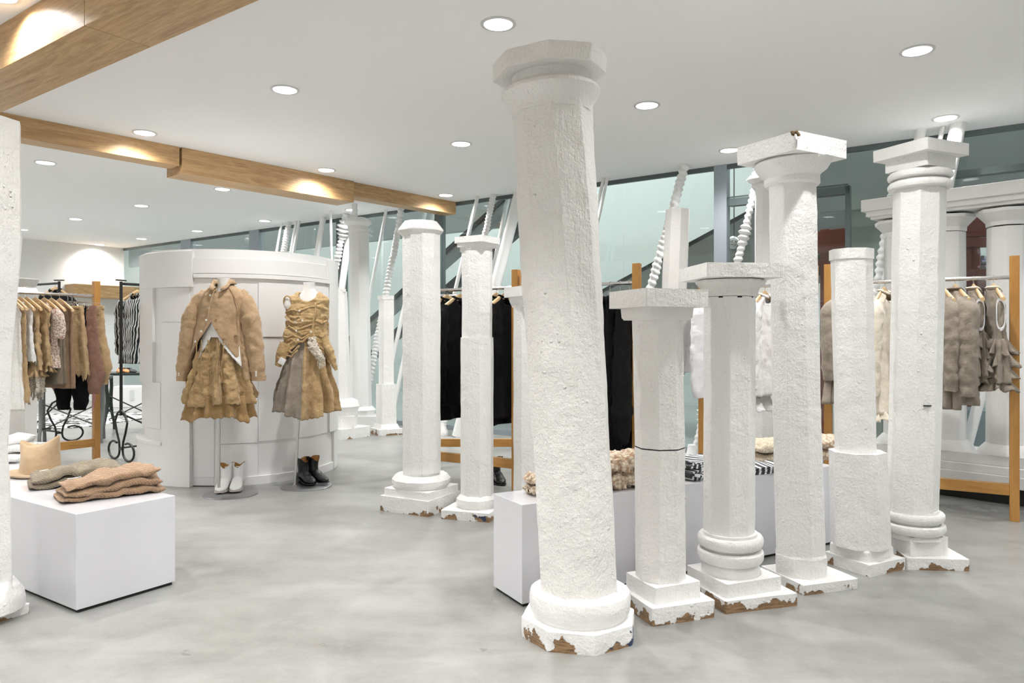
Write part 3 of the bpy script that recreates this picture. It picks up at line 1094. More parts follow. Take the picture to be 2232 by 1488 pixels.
EN = -EN if EN.y < 0 else EN
zt = 2.335
ebox('lintel', -2.2, 1.15, -0.03, 0.40, 2.235, zt)
ebox('lintel_moulding', -2.2, 1.12, -0.005, 0.38, 2.19, 2.236)
ebox('lintel_moulding', -2.2, 1.09, 0.02, 0.36, 2.165, 2.192)
ebox('recessed_kick', -2.2, 1.10, 0.02, 0.45, -0.1215, 0.012, M_DARK)
ebox('plinth_course', -2.2, 1.15, -0.06, 0.50, 0.01, 0.10)
ebox('plinth_course', -2.2, 1.12, -0.03, 0.47, 0.10, 0.16)
ebox('plinth_course', -2.2, 1.10, 0.02, 0.45, 0.16, 0.24)
for tt, gap in ((0.12, 0.02), (0.555, 0.015), (0.895, 0.008)):
    c = (ED * tt + EN * 0.2) * KE
    cc = (c.x, c.y)

    def R8(r, z, a=radians(8), n=8):
        return ngon_ring(cc[0], cc[1], EYE + (z - EYE) * KE, r * KE, n, a, 2, 0, 0, 0.05)
    MB().rings([R8(0.21, 0.24), R8(0.20, 0.27), R8(0.155, 0.32)]).build('base', P_SMOOTH, t, sharp=25)
    MB().rings([R8(0.150, 0.31), R8(0.142, 2.01)]).build('shaft', P_SMOOTH, t, sharp=25)
    MB().rings([R8(0.118, 2.0), R8(0.118, 2.03)]).build('neck_gap', M_DARK, t)
    MB().rings([R8(0.148, 2.0 + gap), R8(0.15, 2.05), R8(0.185, 2.09), R8(0.215, 2.12), R8(0.218, 2.145)]).build('capital', P_SMOOTH, t, sharp=25)
    MB().rings([R8(0.12, 2.14), R8(0.12, 2.17)]).build('top_gap', M_DARK, t)

# ------------------------------------------------------------------ leaning poles along the glazing
def pole_line(p_top, p_mid, nf=6.55, foot=None):
    """3D line from the ceiling through a second pixel down to the floor near the glass"""
    dz = F * (CEIL - EYE) / (HZ - p_top[1])
    T = Vector(((p_top[0] - CX) / F * dz, dz, CEIL))
    best = None
    for k in range(400):
        py = 800 + k
        tt = (py - p_top[1]) / (p_mid[1] - p_top[1])
        px = p_top[0] + (p_mid[0] - p_top[0]) * tt
        g = gp(px, py)
        e = abs(g.dot(BX) - nf)
        if best is None or e < best[0]:
            best = (e, g)
    return T, best[1]


def straight_pole(label, p_top, p_mid, w_px, group='straight leaning poles', nf=6.55, taper=1.0):
    T, G = pole_line(p_top, p_mid, nf)
    r = w_px / 2 * T.y / F
    T2 = T + (T - G) * 0.004
    mb = MB(G)
    pts = [G.lerp(T2, i / 6) for i in range(7)]
    mb.tube(pts, [r * (1 + (taper - 1) * (1 - i / 6)) for i in range(7)], 12)
    o = mb.build('leaning_pole', P_SMOOTH)
    o.location = G
    tag(o, label, 'pole', group)
    return o


def spiral_pole(label, p_top, p_mid, w_px, group='twisted leaning poles', nf=6.55, pitch=0.062, amp=0.42, seed=0, spiky=0.0, base=True):
    pitch *= 0.62
    amp *= 0.75
    T, G = pole_line(p_top, p_mid, nf)
    root = thing('twisted_pole', label, 'pole', G, 0, group)
    L = (T - G).length
    ax = (T - G).normalized()
    x = ax.orthogonal().normalized()
    y = ax.cross(x)
    r0 = w_px / 2 * T.y / F
    n, m = 14, int(L / 0.012)
    rr = []
    for i in range(m + 1):
        s = L * i / m
        ph = 2 * pi * s / pitch
        k = 0.5 + 0.5 * nz(s * 2.2, seed, 0)
        ring = []
        for j in range(n):
            a = 2 * pi * j / n
            saw = ((ph + 0.8 * sin(a + seed) + 0.3 * a + 2.2 * nz(s * 5, seed, 2)) / (2 * pi)) % 1.0 if False else ((ph + 0.9 * sin(a + seed + 3 * nz(s * 2, 1, seed)) + 2.4 * nz(s * 4, seed, 2)) / (2 * pi)) % 1.0
            prof = 1 - abs(saw * 2 - 1) ** 1.5
            rad = r0 * (1 - amp * (0.5 + k)) + r0 * amp * (0.6 + 1.1 * k) * prof
            rad += r0 * 0.25 * nz(s * 9, a, seed)
            if spiky:
                rad += r0 * spiky * max(0, nz(s * 3.1, seed + 3, 1)) * prof * 2
            ring.append(G + ax * s + x * (rad * cos(a)) + y * (rad * sin(a)) + Vector((0.012 * nz(s * 1.5, seed, 5), 0, 0)))
        rr.append(ring)
    MB(G).rings(rr).build('shaft', P_SMOOTH, root, sharp=60)
    if base:
        MB(G).rings([circ(G, r0 * 2.0, 0, 16), circ(G, r0 * 2.0, 0.05, 16), circ(G, r0 * 1.5, 0.08, 16), circ(G, r0 * 1.2, 0.15, 16)]).build('foot', P_SMOOTH, root)
    return root


straight_pole('thin leaning pole farthest left of the pole row above the booth', (614, 486), (604, 544), 5.5)
spiral_pole('slim twisted pole farthest left above the booth', (630, 484), (619, 545), 13, seed=1)
straight_pole('paired leaning pole above the booth, left one of the pair', (646, 482), (635, 545), 6.5)
straight_pole('paired leaning pole above the booth, right one of the pair', (652, 481), (641, 545), 6)
straight_pole('thick leaning pole above the right half of the booth', (705, 473), (692, 550), 13.5)
straight_pole('thin upright pole above the right end of the booth', (720.5, 460), (722, 553), 6)
spiral_pole('twisted pole with wide ragged rings left of the domed column', (755, 466), (737, 556), 14, nf=6.78, seed=4, spiky=1.1, pitch=0.085)
straight_pole('thick slanted pole passing behind the domed far column', (766, 470), (745, 628), 15, nf=6.78)
straight_pole('thin slanted pole right of the domed far column', (842, 456), (806, 645), 7)
spiral_pole('long twisted pole leaning behind the slim square far column', (876, 452), (841, 640), 15, seed=7, pitch=0.075)
straight_pole('thin pole rising behind the stout column under the beam', (927, 460), (905, 560), 9)
straight_pole('pole just right of the dark mullion, behind the stout column', (946, 456), (925, 560), 9)
straight_pole('thin leaning pole left of the slim column cap', (1041, 428), (1000, 600), 8.5)
spiral_pole('twisted pole rising above the slim column cap', (1076, 424), (1058, 507), 15, seed=11)
straight_pole('leaning pole right of the slim column cap', (1108, 428), (1075, 590), 10)
straight_pole('thick leaning pole beside the twisted column', (1132, 420), (1079, 628), 24)
straight_pole('left pole of the pair right of the twisted column', (1316, 388), (1300, 456), 7)
straight_pole('right pole of the pair right of the twisted column', (1324, 387), (1303, 483), 7)
spiral_pole('twisted pole with knobby rings above the flat-topped far column', (1493, 361), (1422, 610), 20, seed=15, pitch=0.09)
spiral_pole('ragged baluster pole between the slab column and the bowl-capital column', (1662, 336), (1588, 660), 17, seed=19, spiky=1.4, pitch=0.08)
straight_pole('stout pole behind the right-hand capital, left of three', (2009, 281), (2000, 320), 21, nf=6.88)
straight_pole('thin pole behind the right-hand capital', (2056, 276), (2047, 310), 10, nf=6.88)
straight_pole('thick pole behind the right-hand capital, right of three', (2089, 269), (2060, 411), 31, nf=6.85)
spiral_pole('fat twisted pole behind the short plain column by the right rack', (1968, 318), (1903, 690), 26, seed=23, pitch=0.10)
straight_pole('slanted pale pole at the right edge behind the rack post', (2296, 262), (2217, 560), 22)

# ------------------------------------------------------------------ round white booth clad in overlapping boards
BA = radians(-20.1)
BC = Vector((6.87 * sin(BA), 6.87 * cos(BA), 0))
booth = thing('fitting_booth', 'large round white booth clad in overlapping curved boards, behind both mannequins', 'booth', BC)


def b_ang(px, r):
    """angle on a circle of radius r seen at picture column px (nearer intersection), from -Y towards +X"""
    d = Vector(((px - CX) / F, 1.0))
    c = Vector((BC.x, BC.y))
    a = d.dot(d)
    b = -2 * d.dot(c)
    cc = c.dot(c) - r * r
    disc = b * b - 4 * a * cc
    if disc < 0:
        t = -b / (2 * a)
    else:
        t = (-b - sqrt(disc)) / (2 * a)
    p = d * t - c
    return atan2(p.x, -p.y), t


def b_z(px, py, r):
    _, t = b_ang(px, r)
    return EYE - (py - HZ) * t / F


def curved(part, a0, a1, z0, z1, r0, r1, m=P_DRUM, seg=None, bevel=0.0015, zf=None):
    seg = seg or max(2, int(abs(a1 - a0) / 0.05))
    mb = MB(BC)
    rr = []
    for i in range(seg + 1):
        a = a0 + (a1 - a0) * i / seg
        s, c = sin(a), -cos(a)
        rr.append([Vector((BC.x + r * s, BC.y + r * c, z)) for r, z in ((r0, z0), (r1, z0), (r1, z1), (r0, z1))])
    mb.rings(rr)
    return mb.build(part, m, booth, sharp=30, bevel=bevel)


RC = 0.785
zt = 1.832
curved('drum_wall', -pi, pi - 0.0001, 0.0, zt, RC - 0.05, RC, seg=96, bevel=0)
MB(BC).rings([circ(BC, RC - 0.04, zt - 0.06, 60), circ(BC, RC - 0.04, zt - 0.03, 60)]).build('lid', P_DRUM, booth)


def board(x0, x1, y0, y1, xr, off, r_in=RC - 0.01, name_='board'):
    r = RC + off
    a0, a1 = b_ang(x0, r)[0], b_ang(x1, r)[0]
    zb = 0.0 if y1 is None else b_z(xr, y1, r)
    ztp = b_z(xr, y0, r)
    curved(name_, a0, a1, zb, ztp, r_in, r)


def boarda(a0, a1, z0, z1, off):
    curved('board', a0, a1, z0, z1, RC - 0.01, RC + off)


aL = b_ang(309, RC)[0]
curved('board', aL - 0.9, b_ang(419, RC + .03)[0], b_z(400, 625, RC + .03), zt - 0.015, RC - .01, RC + .03)
board(421, 716, 563, 596, 525, 0.018)
board(421, 719, 597, 606, 525, 0.030)
board(421, 467, 606, 1040, 450, 0.006)
board(471, 562, 617, 967, 500, 0.014)
board(563, 716, 617, 734, 600, 0.020)
board(563, 716, 735.5, 962, 560, 0.010)
curved('board', b_ang(719, RC + .03)[0], b_ang(719, RC + .03)[0] + 0.33, b_z(725, 940, RC + .03), zt - 0.02, RC - .01, RC + .03)
board(351, 413, 703, 1000, 400, 0.042)
curved('board', aL - 0.75, b_ang(332, RC + .028)[0], b_z(330, 834, RC + .03), b_z(330, 627, RC + .03) - 0.002, RC - .01, RC + .028)
curved('board', aL - 0.9, b_ang(349, RC + .012)[0], 0.43, b_z(345, 834, RC + .03), RC - .01, RC + .012)
board(352, 413, 626, 701, 400, 0.006)
curved('skirting', aL - 1.2, b_ang(413, RC + .05)[0], 0.0, 0.31, RC - .01, RC + .05)
curved('skirting_cap', aL - 1.2, b_ang(350, RC + .055)[0], 0.31, 0.335, RC - .01, RC + .06)
board(469, 562, 968, None, 500, 0.008)
board(472, 727, 1037, None, 560, 0.018, name_='skirting')
board(563, 716, 964, 1034, 600, 0.004)
curved('skirting', b_ang(727, RC + .018)[0] + 0.002, b_ang(727, RC + .018)[0] + 1.2, 0.0, 0.5, RC - .01, RC + .022)
# door gap at the foot
r = RC + 0.006
curved('door_gap', b_ang(415, r)[0], b_ang(466, r)[0], 0.004, 0.075, RC - .02, RC + 0.001, M_REFL)
curved('door_sill', b_ang(415, r)[0], b_ang(466, r)[0], 0.0, 0.006, RC - .02, RC + 0.004, M_DARK)

# ------------------------------------------------------------------ white display plinths
def display_box(label, P, dirL, dirR, lenL, lenR, h, gap=0.014):
    """P front floor corner; dirL/dirR unit vectors of its two sides"""
    c = P + dirL * (lenL / 2) + dirR * (lenR / 2)
    ang = atan2(dirR.y, dirR.x)
    t = thing('display_plinth', label, 'plinth', (c.x, c.y, 0), ang, 'white lacquered display plinths')
    MB().box((0, 0, gap + (h - gap) / 2), (lenR, lenL, h - gap)).build('body', P_LACQ, t, smooth=False, bevel=0.002)
    MB().box((0, 0, gap / 2), (lenR - 0.02, lenL - 0.02, gap)).build('recessed_base', M_DARK, t, smooth=False)
    return t


F1, R1 = gp(166.5, 1337.5), gp(382, 1273)
dR = (R1 - F1).normalized()
dL = Vector((-dR.y, dR.x, 0))
H1 = EYE - (1120.6 - HZ) * F1.y / F
display_box('white lacquered plinth at lower left, under the hat and folded knits', F1, dL, dR, 1.75, (R1 - F1).length, H1)
B1 = (F1, dL, dR, H1)
F2 = gp(1137.6, 1324)
R2 = gp(1796, 1190)
dR2 = (R2 - F2).normalized()
dL2 = Vector((-dR2.y, dR2.x, 0))
H2 = EYE - (1100 - HZ) * F2.y / F
wid2 = (gp(1084.5, 1282) - F2).length
display_box('long white lacquered plinth behind the front row of columns', F2, dL2, dR2, wid2, 2.0, H2)


# ------------------------------------------------------------------ folded clothes
def folded(name_, label, cat, px, py, zc, size, mat, rotz, layers=3, group=None, lump=0.010, seed=0, curl=0.02, ns=6.0):
    """a folded garment: stacked soft slabs whose front folds bulge; size = (w, d, h)"""
    g = gp(px, py, zc)
    t = thing(name_, label, cat, g, rotz, group)
    w, d, h = size
    hl = h / layers
    for L in range(layers):
        n, m = 56, 22
        rr = []
        for i in range(n + 1):
            u = i / n
            ring = []
            for j in range(m):
                a = 2 * pi * j / m
                # cross-section: flattened loop in y/z, pinched to the side ends
                e = (1 - abs(2 * u - 1) ** 5) ** 0.5 if 0 < u < 1 else 0.15
                x = (u - 0.5) * w * (1 - 0.05 * L)
                ca, sa = cos(a), sin(a)
                yy = (abs(ca) ** 0.55) * (1 if ca > 0 else -1) * d / 2 * (0.92 + 0.08 * e) * (1 - 0.04 * L)
                zz = (abs(sa) ** 0.8) * (1 if sa > 0 else -1) * hl * 0.56 * max(e, 0.3)
                zz *= 0.7 + 0.45 * min(1, u * 1.5)
                p = Vector((x, yy, zz))
                k = lump * (nz(p.x * ns * 2.2 + seed, p.y * ns * 2 + L * 5, L * 3.3) * 1.6 + 0.5 * nz(p.x * ns * 6, p.y * ns * 6 + seed, zz * 30 + L))
                p.z += k + hl * (L + 0.56) * (0.72 + 0.4 * min(1, u * 1.4)) + curl * (nz(x * 4 + seed, yy * 4, 3) + 0.25 * L * nz(x * 7, yy * 5, seed + L))
                p.y += lump * 1.2 * nz(x * ns * 2, L * 4.0, seed)
                p.x += lump * 1.0 * nz(yy * ns * 2, L * 4.0, seed + 2)
                p.z = max(p.z, 0.001)
                ring.append(p)
            rr.append(ring)
        MB().rings(rr).build('fold', mat, t, sharp=80)
    return t


k1 = folded('folded_sweater', 'brown ribbed sweater folded on the lower left plinth, nearest its front corner', 'sweater', 240, 1077, H1, (0.43, 0.24, 0.105), F_KBROWN,
            ANG_B - 0.24, 3, 'folded sweaters on the left plinth', seed=2, lump=0.012)
MB().box((-0.16, -0.075, 0.108), (0.06, 0.006, 0.002), 0.3).build('tag_string', M_TAG, k1)
k2 = folded('folded_sweater', 'grey beige sweater folded beside the hat on the left plinth', 'sweater', 166, 1053, H1, (0.40, 0.22, 0.085), F_KGREY,
            ANG_B - 0.35, 2, 'folded sweaters on the left plinth', seed=9, lump=0.014)
MB().box((-0.14, -0.07, 0.09), (0.05, 0.006, 0.002), 0.8).build('tag_string', M_TAG, k2)
folded('folded_lace', 'folded white lace cloth behind the hat, cut by the left column', 'clothes', 14, 1006, H1, (0.30, 0.2, 0.14), F_LACE, 0.3, 3, seed=5)

# hat
hp = gp(88, 1034, H1)
t = thing('tall_hat', 'tall straw coloured felt hat with crumpled crown and flat brim', 'hat', hp)
mb = MB()
rr = []
prof = [(0.000, 0.105, 0.10), (0.008, 0.10, 0.095), (0.03, 0.098, 0.09), (0.07, 0.095, 0.088), (0.11, 0.093, 0.078), (0.145, 0.099, 0.062), (0.17, 0.104, 0.045), (0.18, 0.10, 0.03), (0.172, 0.085, 0.015), (0.15, 0.06, 0.008)]
for i in range(37):
    z, rx, ry = interp([(j,) + p for j, p in enumerate(prof)], i / 36 * 9)
    ring = []
    for j in range(64):
        a = 2 * pi * j / 64
        k = max(0, z - 0.05) / 0.13
        x = rx * cos(a) * (1 + 0.05 * nz(cos(a) * 2, z * 14, 1) + 0.03 * k * sin(2 * a))
        y = ry * sin(a) * (1 + 0.08 * nz(sin(a) * 2, z * 14, 4))
        ring.append(Vector((x, y, z + k * (0.040 * (x / 0.1) ** 2 + 0.016 * x / 0.1 - 0.020))))
    rr.append(ring)
mb.rings(rr, False, True)
mb.build('crown', F_FELT, t, sharp=70)
mb = MB()
bp = [(0.09, 0.004), (0.155, 0.003), (0.163, 0.010), (0.163, 0.014), (0.155, 0.009), (0.09, 0.012)]
mb.rings([[Vector((r * cos(2 * pi * k / 48), r * 0.9 * sin(2 * pi * k / 48), z + 0.006 + 0.004 * sin(4 * pi * k / 48 + 1))) for k in range(48)] for r, z in bp], False, False)
mb.build('brim', F_FELT, t, sharp=60)

# clothes on the long plinth
def lumpy(name_, label, cat, g, size, mat, rotz, seed, amp=0.02, freq=22, group=None):
    t = thing(name_, label, cat, g, rotz, group)
    w, d, h = size
    for L in range(2):
        rr = []
        n, m = 60, 40
        for i in range(n + 1):
            u = i / n
            e = (1 - abs(2 * u - 1) ** 4) ** 0.5 if 0 < u < 1 else 0.1
            ring = []
            for j in range(m):
                a = 2 * pi * j / m
                ca, sa = cos(a), sin(a)
                p = Vector(((u - 0.5) * w, (abs(ca) ** 0.6) * (1 if ca > 0 else -1) * d / 2 * (0.85 + .15 * e), (abs(sa) ** 0.7) * (1 if sa > 0 else -1) * h / 4 * max(e, 0.4)))
                q = p * freq + Vector((seed, L * 7, 0))
                dn = noise.noise(q) + 0.7 * noise.noise(q * 2.1)
                p = p * (1 + 0.0) + Vector((0.3 * amp * dn, 0.6 * amp * dn * ca, 0.7 * amp * dn * sa))
                p.z = max(0.001, p.z + h / 4 + L * h / 2)
                ring.append(p)
            rr.append(ring)
        MB().rings(rr).build('fold', mat, t, sharp=80)
    return t


def on2(u, v):
    """u metres along the long plinth from its near corner, v metres inwards"""
    p = F2 + dR2 * u + dL2 * v
    return Vector((p.x, p.y, H2))


AR2 = atan2(dR2.y, dR2.x)


def u_at(px, v, z=None):
    """distance along the plinth where it is seen at picture column px"""
    lo, hi = -0.5, 3.0
    for _ in range(50):
        mid = (lo + hi) / 2
        p = on2(mid, v)
        if CX + F * p.x / p.y < px:
            lo = mid
        else:
            hi = mid
    return lo


lumpy('folded_crochet', 'cream and blush crocheted bundle just right of the twisted column', 'clothes', on2(u_at(1345, 0.13), 0.13), (0.34, 0.2, 0.155), F_CROC, AR2, 3, 0.035, 30, 'clothes on the long plinth')
lumpy('folded_crochet', 'small cream crocheted bundle just left of the twisted column', 'clothes', on2(u_at(1176, 0.16), 0.16), (0.12, 0.12, 0.09), F_CROC, AR2, 8, 0.03, 30, 'clothes on the long plinth')


def paper_stack(label, u, v, n, rot, seed, mats):
    t = thing('striped_shirt_stack', label, 'clothes', on2(u, v), rot, 'clothes on the long plinth')
    rnd = random.Random(seed)
    for L in range(n):
        mb = MB()
        w, d = 0.26 * rnd.uniform(0.85, 1.1), 0.2 * rnd.uniform(0.85, 1.1)
        rr = []
        a = rnd.uniform(-0.2, 0.2)
        for i in range(15):
            x = (i / 14 - 0.5) * w
            z = 0.006 + L * 0.0125 + 0.012 * abs(x / w * 2) ** 3 * rnd.uniform(0, 1) + 0.006 * sin(x * 30 + L)
            hh = 0.006
            row = [Vector((x, y, z + s * hh + 0.004 * sin(y * 40 + L))) for s, ys in ((-1, (-d / 2, 0, d / 2)), (1, (d / 2 + .004, 0, -d / 2 - .004))) for y in ys]
            rr.append([Vector((p.x * cos(a) - p.y * sin(a), p.x * sin(a) + p.y * cos(a), max(0.001, p.z))) for p in row])
        mb.rings(rr)
        mb.build('folded_layer', mats[L % len(mats)], t, sharp=60)
    return t


paper_stack('stack of white and black striped shirts between the short and medium columns', u_at(1512, 0.14), 0.14, 7, AR2 + 0.2, 4, [F_STRIPEW])
paper_stack('few flat striped shirts beside the cream knit on the long plinth', u_at(1652, 0.09), 0.09, 3, AR2 - 0.3, 5, [F_STRIPEW])
lumpy('folded_knit', 'folded cream knit near the tall bowl-capital column', 'clothes', on2(u_at(1675, 0.25), 0.25), (0.34, 0.22, 0.13), F_CREAMK, AR2, 12, 0.022, 18, 'clothes on the long plinth')
kx = lumpy('folded_knit', 'folded patterned knit with a paper tag at the far end of the long plinth', 'clothes', on2(u_at(1800, 0.2), 0.2), (0.26, 0.2, 0.13), F_CROC, AR2, 15, 0.02, 20, 'clothes on the long plinth')
MB().box((0.0, -0.09, 0.12), (0.07, 0.003, 0.05), 0.1, 0.6).build('paper_tag', M_TAG, kx)

# ------------------------------------------------------------------ cloth lofts
def cloth(mat, parent, name_, prof, ztop, zhem, n=72, m=40, folds=(0, 0, 0), wr=0.004, wf=14, seed=0, flat=1.0, solid=0.004, off=(0, 0), cap=False, fold_top=0.0,
          zt_f=None, zh_f=None, quilt=0.0, sharp=70, wsq=1.0):
    """prof: [(z, rx, ry, cx, cy)] with z ASCENDING. Angle 0 = -Y (front), +90deg = +X.
    folds=(count, amplitude at hem, phase); zt_f/zh_f: functions of angle giving top/hem z"""
    rows = []
    for i in range(m + 1):
        v = i / m
        ring = []
        for j in range(n):
            a = 2 * pi * j / n
            zt_ = zt_f(a) if zt_f else ztop
            zh_ = zh_f(a) if zh_f else zhem
            z = zt_ + (zh_ - zt_) * v
            rx, ry, cx, cy = sinterp(prof, z)
            sa, ca = sin(a), cos(a)
            k = 0
            if folds[0]:
                g = fold_top + (1 - fold_top) * v
                w = folds[0]
                aw = a + 0.25 * nz(cos(a) * 1.3 + seed, sin(a) * 1.3, z * 1.5)
                k = folds[1] * g * (sin(w * aw + folds[2] + 0.8 * nz(v * 2, seed, 0)) + 0.45 * sin((w * 1.7 // 1) * aw + seed) + 0.8 * nz(cos(a) * 3 + seed, sin(a) * 3, z * 2))
            wq = wr * (nz(sa * rx * wf + seed, ca * ry * wf + (5 if ca > 0 else 0), z * wf * wsq) + 0.6 * nz(sa * rx * wf * 2.3 + seed, ca * ry * wf * 2.3, z * wf * 2.3 * wsq))
            if quilt:
                wq += quilt * nz(sa * 2 + seed, ca * 2, z * 26)
            e = flat
            x = (abs(sa) ** e) * (1 if sa > 0 else -1) * rx
            y = -(abs(ca) ** e) * (1 if ca > 0 else -1) * ry
            nrm = Vector((sa * ry, -ca * rx, 0))
            if nrm.length < 1e-6:
                nrm = Vector((sa, -ca, 0))
            nrm.normalize()
            ring.append(Vector((x + cx + off[0], y + cy + off[1], z)) + nrm * (k + wq))
        rows.append(ring)
    mb = MB()
    mb.rings(rows, cap, False)
    return mb.build(name_, mat, parent, sharp=sharp, solid=solid)


def sleeve(mat, parent, name_, path, n=26, m=44, wr=0.006, wf=24, seed=0, quilt=0.0, cap=True, solid=0.0):
    """path: [(t, x, y, z, rx, ry)] t ascending 0..1, rings perpendicular to the path"""
    rows = []
    P = []
    for i in range(m + 1):
        P.append(sinterp(path, i / m))
    for i, (x, y, z, rx, ry) in enumerate(P):
        a_, b_ = P[max(0, i - 1)], P[min(m, i + 1)]
        t = Vector((b_[0] - a_[0], b_[1] - a_[1], b_[2] - a_[2])).normalized()
        yv = Vector((0, 1, 0))
        xv = yv.cross(t).normalized()
        yv = t.cross(xv)
        ring = []
        for j in range(n):
            a = 2 * pi * j / n
            w = wr * (nz(cos(a) * rx * wf + seed, sin(a) * ry * wf, z * wf) + 0.5 * nz(cos(a) * 3 + seed, sin(a) * 3, z * wf * 2.5))
            if quilt:
                w += quilt * nz(cos(a) * 1.5 + seed, sin(a) * 1.5, z * 55)
            ring.append(Vector((x, y, z)) + xv * ((rx + w) * cos(a)) + yv * ((ry + w) * sin(a)))
        rows.append(ring)
    mb = MB()
    mb.rings(rows, cap, cap)
    return mb.build(name_, mat, parent, sharp=70, solid=solid)


def button(parent, p, r=0.008, ny=-1, m=M_BTN, name_='button'):
    mb = MB()
    rr = []
    for rad, d in ((r * 0.6, 0.0), (r, 0.0015), (r, 0.004), (r * 0.75, 0.005), (r * 0.7, 0.0035)):
        rr.append([Vector((p[0] + rad * cos(2 * pi * k / 12), p[1] + ny * d, p[2] + rad * sin(2 * pi * k / 12))) for k in range(12)])
    mb.rings(rr)
    mb.build(name_, m, parent)


# ------------------------------------------------------------------ mannequin stands
def mannequin(label, disc_px, pole_px, neck_px, lean_px=0, group='headless mannequins'):
    c = gp(*disc_px)
    d = c.y
    t = thing('mannequin', label, 'mannequin', c, 0, group)
    # base plate
    rp = 0.192
    MB().rings([circ((0, 0), rp, 0.0, 48), circ((0, 0), rp, 0.005, 48), circ((0, 0), rp - 0.003, 0.007, 48)]).build('base_plate', M_PLATE, t)
    xb = (pole_px[0] - CX) / F * d - c.x
    xt = (pole_px[1] - CX) / F * d - c.x
    MB().tube([(xb, 0.0, 0.005), (xt, 0, 0.75)], 0.0105, 14).build('pole', M_STEEL, t)
    MB().rings([circ((xb, 0), 0.02, 0.006, 16), circ((xb, 0), 0.013, 0.012, 16)]).build('pole_collar', M_STEEL, t)
    xn = (neck_px[0] - CX) / F * d - c.x
    zn = EYE - (neck_px[1] - HZ) * d / F
    prof = [(0.70, 0.10, 0.085, xt, 0), (0.78, 0.11, 0.085, xn * .6 + xt * .4, 0), (0.86, 0.115, 0.09, xn, 0), (1.00, 0.10, 0.08, xn, 0), (1.1, 0.10, 0.08, xn, 0),
            (1.22, 0.12, 0.09, xn, -.005), (1.34, 0.138, 0.085, xn, 0), (1.42, 0.142, 0.065, xn, 0.005), (1.455, 0.13, 0.062, xn, 0.01), (1.48, 0.07, 0.055, xn, 0.01), (zn - 0.045, 0.045, 0.046, xn, 0.005), (zn, 0.042, 0.043, xn, 0)]
    rows = []
    for i in range(40):
        z = 0.70 + (zn - 0.70) * i / 39
        rx, ry, cx, cy = sinterp(prof, z)
        rows.append([Vector((cx + rx * cos(2 * pi * k / 32), cy + ry * sin(2 * pi * k / 32), z)) for k in range(32)])
    MB().rings(rows).build('torso', M_PORC, t, sharp=60)
    MB().rings([circ((xn, 0), 0.0425, zn, 24), circ((xn, 0), 0.044, zn + 0.003, 24), circ((xn, 0), 0.042, zn + 0.007, 24)]).build('neck_cap', M_BOOTW, t)
    return t, c, d, xn


def lx(px, c, d):
    return (px - CX) / F * d - c.x


def lz(py, d):
    return EYE - (py - HZ) * d / F


# --- mannequin 1: long-sleeved jacket, lace blouse, two-tier skirt
t1, c1, d1, xn1 = mannequin('headless mannequin in the long-sleeved tan jacket, on a steel pole, nearer the left', (503, 1077), (477, 478), (488, 609))
X = lambda px: lx(px, c1, d1)
Z = lambda py: lz(py, d1)
y0 = 0.0
sk = thing('tiered_skirt', 'tan crinkled linen skirt in two ragged tiers, below the long-sleeved jacket', 'skirt', c1, 0, 'garments on the mannequins')
cxs = X(478)
prof = [(Z(925), 0.262, 0.20, cxs + 0.0, 0), (Z(866), 0.24, 0.185, cxs + .003, 0), (Z(790), 0.17, 0.14, cxs, 0), (Z(735), 0.125, 0.105, xn1, 0)]
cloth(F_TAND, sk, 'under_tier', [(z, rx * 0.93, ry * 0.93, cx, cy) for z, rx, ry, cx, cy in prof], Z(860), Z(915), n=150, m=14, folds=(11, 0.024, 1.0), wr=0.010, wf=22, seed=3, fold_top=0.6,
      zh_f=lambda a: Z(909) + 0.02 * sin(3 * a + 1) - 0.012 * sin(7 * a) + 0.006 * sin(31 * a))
cloth(F_TANL, sk, 'upper_tier', prof, Z(730), Z(875), n=190, m=60, folds=(11, 0.034, 0.3), wr=0.017, wf=20, seed=5, fold_top=0.15,
      zh_f=lambda a: Z(872) - 0.025 * cos(a) + 0.012 * sin(4 * a) + 0.004 * sin(37 * a))
for k in range(5):
    xx = cxs + (-0.1, -0.06, -0.005, 0.05, 0.09)[k]
    MB().tube([(xx, -0.15 - 0.02 * (2 - abs(k - 2)), Z(740)), (xx + 0.006, -0.175, Z(775)), (xx - 0.004, -0.19, Z(800)), (xx + .01, -0.2, Z(830))], 0.004, 6).build('tie_cord', F_TAND, sk)
bl = thing('lace_blouse', 'white lace blouse hem showing under the cutaway tan jacket', 'blouse', c1, 0, 'garments on the mannequins')
ap = X(471)
def hem_blouse(a):
    a = (a + pi) % (2 * pi) - pi
    k = abs(a - radians(-7)) / radians(75)
    if k > 0.86:
        return Z(750)
    zj = Z(701) + (Z(798) - Z(701)) * k ** 0.85
    return min(zj, Z(718)) - 0.050 - 0.01 * (1 - k) + 0.004 * sin(37 * a) if k > 0.1 else Z(735)


profb = [(Z(800), 0.195, 0.155, xn1, 0), (Z(740), 0.155, 0.13, xn1, 0), (Z(690), 0.135, 0.115, xn1, 0), (Z(620), 0.12, 0.09, xn1, 0)]
cloth(F_LACE, bl, 'body', profb, Z(680), Z(760), n=110, m=30, wr=0.003, seed=2, solid=0.003,
      zh_f=hem_blouse)
jk = thing('jacket', 'tan wool jacket with pearl buttons, balloon sleeves and a cutaway front', 'jacket', c1, 0, 'garments on the mannequins')
profj = [(Z(805), 0.215, 0.165, X(476), 0), (Z(745), 0.185, 0.145, X(480), 0), (Z(700), 0.17, 0.13, X(483), 0), (Z(670), 0.175, 0.125, X(487), 0), (Z(648), 0.18, 0.11, X(488), 0),
         (Z(636), 0.155, 0.095, X(488), 0), (Z(627), 0.095, 0.078, X(488), 0.005), (Z(621), 0.066, 0.066, X(488), 0.005), (Z(612), 0.056, 0.06, X(488), 0.005)]
